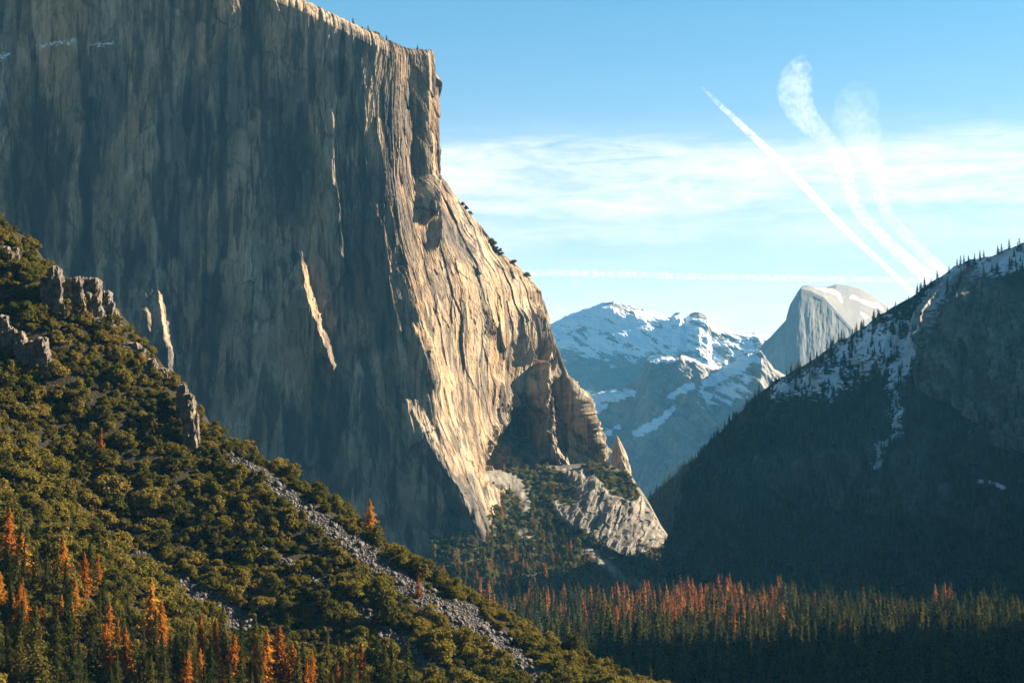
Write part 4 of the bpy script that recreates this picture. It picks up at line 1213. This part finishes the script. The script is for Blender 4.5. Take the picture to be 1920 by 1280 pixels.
red = np.random.default_rng(5).random(len(tp2)) < np.clip(.05 + .35 * sstep(1030, 1080, tpy), 0, .6)
for q, protos, mat, nm, lb in [(~red, GOBJ, M_GREEN_S, 'slope_forest', 'green conifers scattered over the talus slope under the cliff'), (red, ROBJ, M_RUST_S, 'dying_slope_forest', 'rust coloured conifers scattered over the foot of the talus slope')]:
    t_ = tp2[q]; h_ = rng.uniform(14, 28, len(t_))
    o = scatter(nm, protos, t_ - np.array([0, 0, .4]), rng.uniform(0, 6.28, len(t_)), h_ * 1.05, h_, mat)
    tag(o, lb, 'forest', kind='stuff')

# ------------------------------------------------------------------ forest on the shaded mountain
wm = (1 - np.clip(cliffm * 1.1, 0, .97)) * np.clip(0.75 + 1.2 * fbm(wx / 40, wy / 40, 4, seed=360), 0, 1) * (1 - .7 * rsnow) * ((wx > 1200) & (wx < 1990))
tp3, ii, jj = grid_scatter(W, wm, 15000, 361)
tp4, _, _ = grid_scatter(W2, np.clip(1.1 - 1.2 * frk, 0, 1), 2600, 362)
tp3 = np.concatenate([tp3, tp4])
h_ = rng.uniform(11, 22, len(tp3))
o = scatter('mountain_forest', GOBJ, tp3 - np.array([0, 0, .8]), rng.uniform(0, 6.28, len(tp3)), h_ * 1.1, h_, M_GREEN_S)
tag(o, 'dark conifer forest clothing the shaded mountain at right', 'forest', kind='stuff')
# skyline trees, one by one
RL = np.concatenate([W[-1], W2[-1][fxs < 1300]]); rlx = np.concatenate([wx[-1], fxs[fxs < 1300]]); rlx[:W.shape[1]] = np.where(rlx[:W.shape[1]] < 1310, 0, rlx[:W.shape[1]])
cand = np.nonzero((rlx > 1225) & (rlx < 1930))[0]
for kk in range(60):
    j = int(cand[rng.integers(0, len(cand))])
    pz = RL[j]
    h = random.uniform(10, 21) * (1.0 if rlx[j] > 1500 else .85)
    o = link('conifer', random.choice(VG), loc=(pz[0] + random.uniform(-3, 3), pz[1] - random.uniform(0, 20), pz[2] - 2.5))
    o.scale = (h * 1.1, h * 1.1, h); o.rotation_euler = (0, 0, random.uniform(0, 6))
    z_ = "on the upper skyline of the dark mountain at right" if rlx[j] > 1700 else "on the middle skyline of the dark mountain below the dome" if rlx[j] > 1450 else "on the lowest skyline of the dark mountain"
    tag(o, "small black conifer silhouetted " + z_, 'conifer', 'skyline conifers ' + z_)
# trees along the rim of the cliff
for kk, px in enumerate([648, 662, 668, 676, 690, 703, 712, 722, 730, 741, 752, 760, 768, 780, 790, 797]):
    j = int(np.argmin(np.abs(RIMX - px)))
    lev = random.choice([2, 3, 4, 5, 6])
    pz = Pc[-nb + lev][j]
    h = random.uniform(7, 14)
    if kk % 3 == 1:
        o = link('conifer', random.choice(VG), loc=tuple(pz - np.array([0, 0, .5]))); o.scale = (h * 1.5, h * 1.5, h); nm = "small dark conifer on the sunlit rim of the cliff"
    else:
        o = link('shrub', random.choice(SHM), loc=tuple(pz - np.array([0, 0, .5]))); h *= .38; o.scale = (h, h, h); nm = "small dark shrub on the sunlit rim of the cliff"
    tag(o, nm, 'tree' if kk % 3 == 1 else 'shrub', 'rim trees of the cliff')
for (px, py) in [(868, 380), (876, 386), (884, 395), (918, 452), (922, 457), (930, 462), (936, 468), (942, 470), (968, 484), (996, 512), (1000, 520), (1012, 560)]:
    dd = np.hypot(*(np.stack(project(SIL), 0) - np.array([[px], [py + 4]])))
    pz = SIL[int(np.argmin(dd))]
    h = random.uniform(5, 9)
    o = link('shrub', random.choice(SHM), loc=tuple(pz + np.array([0, 0, -1.5]))); o.scale = (h, h, h * .9)
    tag(o, "dark shrub clinging to the descending right edge of the cliff", 'shrub', 'shrubs on the right edge of the cliff')

# ================================================================== contrails (real vapour: a volume inside each trail's hull)
def mat_trail(name, dens, scale, lo, hi, y0, y1, d0, stretch=1.0):
    """vapour density from noise, thinning from d0 of its density at the near end (y0 metres) to all of it at y1"""
    m = NT(name)
    g = m.n('ShaderNodeTexCoord').outputs['Object']
    n1 = m.noise(m.scaled(g, (1, stretch, 1)), scale, 5, 0.65, 1.2)
    t = m.n('ShaderNodeMapRange', i_Value=n1, i_1=lo, i_2=hi, i_3=0.0, i_4=1.0, clamp=True).outputs[0]
    yy = m.n('ShaderNodeSeparateXYZ', i_0=g).outputs[1]
    f = m.n('ShaderNodeMapRange', i_Value=yy, i_1=y0, i_2=y1, i_3=d0, i_4=1.0, clamp=True).outputs[0]
    v = m.n('ShaderNodeVolumePrincipled')
    v.inputs['Color'].default_value = (0.97, 0.985, 1.0, 1)
    m.l(m.math('MULTIPLY', m.math('MULTIPLY', t, f), dens), v.inputs['Density'])
    m.l(v.outputs[0], m.out.inputs['Volume'])
    return m.m

def contrail(pts, alt, label, mat, squash=0.6, wob=0.0, seed=0, scal=0.0):
    """pts: (px, py, halfwidth px, density); the trail lies at a constant altitude"""
    A = np.array(pts, float)
    n = 420
    s = np.linspace(0, len(A) - 1, n)
    px = np.interp(s, np.arange(len(A)), A[:, 0]); py = np.interp(s, np.arange(len(A)), A[:, 1])
    kern = np.hanning(41); kern /= kern.sum()
    px = np.convolve(np.pad(px, 20, mode='reflect', reflect_type='odd'), kern, 'valid'); py = np.convolve(np.pad(py, 20, mode='reflect', reflect_type='odd'), kern, 'valid')
    hw = np.interp(s, np.arange(len(A)), A[:, 2]); de = np.interp(s, np.arange(len(A)), A[:, 3])
    hw = hw * (1 + wob * fbm(s * 9, s * 0, 4, .65, seed=seed))
    v = (640 - py) / FPX
    D = alt * (CP - v * SP) / (SP + v * CP)
    ctr = at(px, py, D)
    tan = np.gradient(ctr, axis=0); tan /= np.linalg.norm(tan, axis=1, keepdims=True)
    up = np.array([0, 0, 1.0])
    sd_ = np.cross(tan, up); sd_ /= np.linalg.norm(sd_, axis=1, keepdims=True)
    R_ = hw / FPX * D
    a = np.linspace(0, 2 * np.pi, 33)
    shells = []
    for fr in (1.0,):
      V = ctr[:, None] + fr * R_[:, None, None] * (sd_[:, None] * np.cos(a)[None, :, None] * 1.0 + up * np.sin(a)[None, :, None] * squash)
      shells.append(V)
    o0 = ctr[0].copy()
    shells[0][0] = ctr[0]; shells[0][-1] = ctr[-1]
    fc = grid_faces(n, 33)
    allV = np.concatenate([v.reshape(-1, 3) for v in shells]) - o0
    allF = np.concatenate([fc[:, ::-1] + k * n * 33 for k in range(len(shells))])
    o = link('contrail', mesh_from('contrail', allV, allF, 4, True, {'dens': np.tile(np.repeat(de, 33), len(shells))}, [mat]))
    o.location = tuple(o0)
    tag(o, label, 'contrail')
    return o
contrail([(1316, 164, 3, .5), (1340, 188, 5, .9), (1390, 235, 7, 1), (1440, 282, 8, 1), (1500, 340, 8.5, 1), (1550, 395, 8, .95), (1600, 445, 7, .95), (1650, 490, 6, .9), (1690, 528, 5.5, .9), (1716, 552, 5, .8)], 9000,
         "long straight white vapour trail slanting down to the dark mountain ridge", mat_trail('trail_straight', .0030, 1 / 200, .44, .68, 0, 6000, .4), wob=.35, seed=800, squash=.9)
contrail([(1504, 106, 10, .1), (1494, 135, 30, .6), (1488, 175, 34, .75), (1500, 210, 30, .8), (1525, 240, 26, .85), (1550, 262, 20, .85), (1575, 290, 16, .8), (1585, 330, 15, .7), (1596, 370, 14, .7), (1620, 410, 14, .75), (1660, 450, 15, .8), (1702, 488, 16, .8), (1742, 522, 17, .8), (1772, 548, 18, .8)], 9500,
         "broad feathery vapour trail with a wide curled head, left of the spread pair", mat_trail('trail_feather', .00060, 1 / 300, .47, .68, 0, 4000, .8), wob=.5, seed=820, squash=.6)
contrail([(1612, 160, 22, .02), (1606, 190, 44, .2), (1605, 225, 44, .28), (1617, 262, 36, .32), (1637, 300, 22, .5), (1644, 345, 16, .6), (1658, 390, 14, .65), (1688, 430, 14, .75), (1726, 470, 15, .8), (1762, 506, 17, .8), (1796, 540, 18, .8)], 9700,
         "faint blurred vapour trail with a pale round head, right of the spread pair", mat_trail('trail_faint', .00034, 1 / 420, .46, .70, 0, 16000, .25), wob=.5, seed=840, squash=.6)
contrail([(940, 511, 8, .7), (1100, 513, 9, .8), (1200, 515, 9, .8), (1300, 518, 8, .75), (1420, 521, 8, .7), (1560, 523, 8, .55), (1700, 525, 7, .5), (1800, 527, 7, .4)], 9000,
         "thin level vapour trail with scalloped lower edge across the sky above the snowy summit", mat_trail('trail_level', .0017, 1 / 260, .42, .64, -3000, -1000, 1), wob=.6, seed=860, squash=.8)

# ================================================================== air, sun, sky, camera
SUN_AZ, SUN_EL = math.radians(15.0), math.radians(28.0)      # ahead of due right, above the horizon
sun = bpy.data.lights.new('sun', 'SUN')
sun.energy = 5.0
sun.angle = math.radians(0.5)
sun.color = (1.0, 0.84, 0.62)
so = bpy.data.objects.new('sun', sun); COL.objects.link(so)
sd = np.array([math.cos(SUN_AZ) * math.cos(SUN_EL), math.sin(SUN_AZ) * math.cos(SUN_EL), math.sin(SUN_EL)])
from mathutils import Vector
so.rotation_euler = Vector(-sd).to_track_quat('-Z', 'Y').to_euler()
so.location = (3000, 500, 2500)

# haze
hz = NT('haze_air')
pv = hz.n('ShaderNodeVolumePrincipled')
pv.inputs['Color'].default_value = (0.13, 0.52, 0.95, 1)
pv.inputs['Density'].default_value = 1.25e-5
pv.inputs['Anisotropy'].default_value = 0.15
hz.l(pv.outputs[0], hz.out.inputs['Volume'])
hx0, hx1, hy0, hy1, hz0, hz1 = -31000, 31000, -9000, 61000, -260, 1900
hv = [(x, y, z) for z in (hz0, hz1) for y in (hy0, hy1) for x in (hx0, hx1)]
hf = [0, 2, 3, 1, 4, 5, 7, 6, 0, 1, 5, 4, 2, 6, 7, 3, 0, 4, 6, 2, 1, 3, 7, 5]
ho = link('haze', mesh_from('haze', np.array(hv), np.array(hf), 4, False, None, [hz.m]))
tag(ho, 'thin blue haze filling the valley air', 'haze', kind='stuff')

# world: physical sky with thin cirrus
W_ = bpy.data.worlds.new('World')
S.world = W_
W_.use_nodes = True
wt = NT.__new__(NT); wt.t = W_.node_tree; wt.t.nodes.clear()
wt.out = wt.t.nodes.new('ShaderNodeOutputWorld')
sky = wt.n('ShaderNodeTexSky', sky_type='NISHITA', sun_disc=False, sun_elevation=SUN_EL, sun_rotation=math.pi / 2 - SUN_AZ, altitude=1300.0, air_density=1.0, dust_density=0.4, ozone_density=1.0)
d = wt.n('ShaderNodeTexCoord').outputs['Generated']
sx = wt.n('ShaderNodeSeparateXYZ', i_0=d)
X, Y, Z = sx.outputs
az = wt.math('ARCTAN2', X, Y)
el = wt.math('ARCTAN2', Z, wt.math('SQRT', wt.math('ADD', wt.math('MULTIPLY', X, X), wt.math('MULTIPLY', Y, Y))))
vec = wt.n('ShaderNodeCombineXYZ', i_0=az, i_1=el).outputs[0]
tint = wt.mix(wt.n('ShaderNodeMapRange', i_Value=el, i_1=0.05, i_2=0.26, i_3=0.0, i_4=1.0, clamp=True).outputs[0], (0.98, 0.84, 0.80), (0.40, 0.70, 0.72))
skyc = wt.mix(1.0, sky.outputs[0], tint, 'MULTIPLY')
nz1 = wt.noise(wt.scaled(vec, (7, 34, 1), (0, 0, 0.06)), 1.0, 7, 0.6, 0.6)
nz2 = wt.noise(wt.scaled(vec, (22, 130, 1), (0, 0, -0.05)), 1.0, 7, 0.62, 0.9)
nz3 = wt.noise(wt.scaled(vec, (60, 160, 1), (0, 0, 0.3)), 1.0, 6, 0.65, 0.5)
elw = wt.math('ADD', el, wt.math('MULTIPLY', wt.math('SUBTRACT', nz1, 0.5), 0.035))
def e_(py): return math.atan((884 - py) / FPX)
band = wt.ramp(wt.math('MULTIPLY', elw, 4.0), sorted([(4 * e_(p), v) for p, v in [(640, 0.85), (600, 0.85), (562, 0.45), (520, 0.26), (470, 0.22), (445, 0.50), (418, 0.52), (406, 0.36), (385, 0.85), (330, 0.95), (285, 0.85), (252, 0.18), (200, 0.03), (100, 0.0)]]))
tex = wt.math('ADD', wt.math('MULTIPLY', nz1, 0.75), wt.math('ADD', wt.math('MULTIPLY', nz2, 0.75), wt.math('MULTIPLY', nz3, 0.35)))
mask = wt.math('MULTIPLY', band, wt.n('ShaderNodeMapRange', i_Value=tex, i_1=0.62, i_2=1.12, i_3=0.12, i_4=1.25, clamp=True).outputs[0], True)
azm = wt.n('ShaderNodeMapRange', i_Value=wt.math('ABSOLUTE', az), i_1=0.36, i_2=0.7, i_3=1.0, i_4=0.12, clamp=True).outputs[0]
mask = wt.math('MULTIPLY', wt.math('MULTIPLY', mask, azm), 0.95)
cl = wt.mix(mask, skyc, (5.3, 5.3, 5.3))
bg = wt.n('ShaderNodeBackground', i_Color=cl, i_Strength=0.05)
wt.l(bg.outputs[0], wt.out.inputs[0])

cam = bpy.data.cameras.new('camera')
cam.sensor_width = 36.0
cam.lens = 36.0 * FPX / 1920
cam.clip_start = 1.0
cam.clip_end = 400000.0
co = bpy.data.objects.new('camera', cam); COL.objects.link(co)
co.rotation_euler = (math.pi / 2 + PITCH, 0, 0)
S.camera = co
S.view_settings.view_transform = 'Standard'
S.view_settings.look = 'None'
S.view_settings.exposure = 2.2
S.view_settings.gamma = 1.0
S.render.engine = 'CYCLES'
S.cycles.use_denoising = True
S.cycles.max_bounces = 6
S.cycles.diffuse_bounces = 1
S.cycles.transparent_max_bounces = 24
S.cycles.volume_bounces = 0
S.render.film_transparent = False
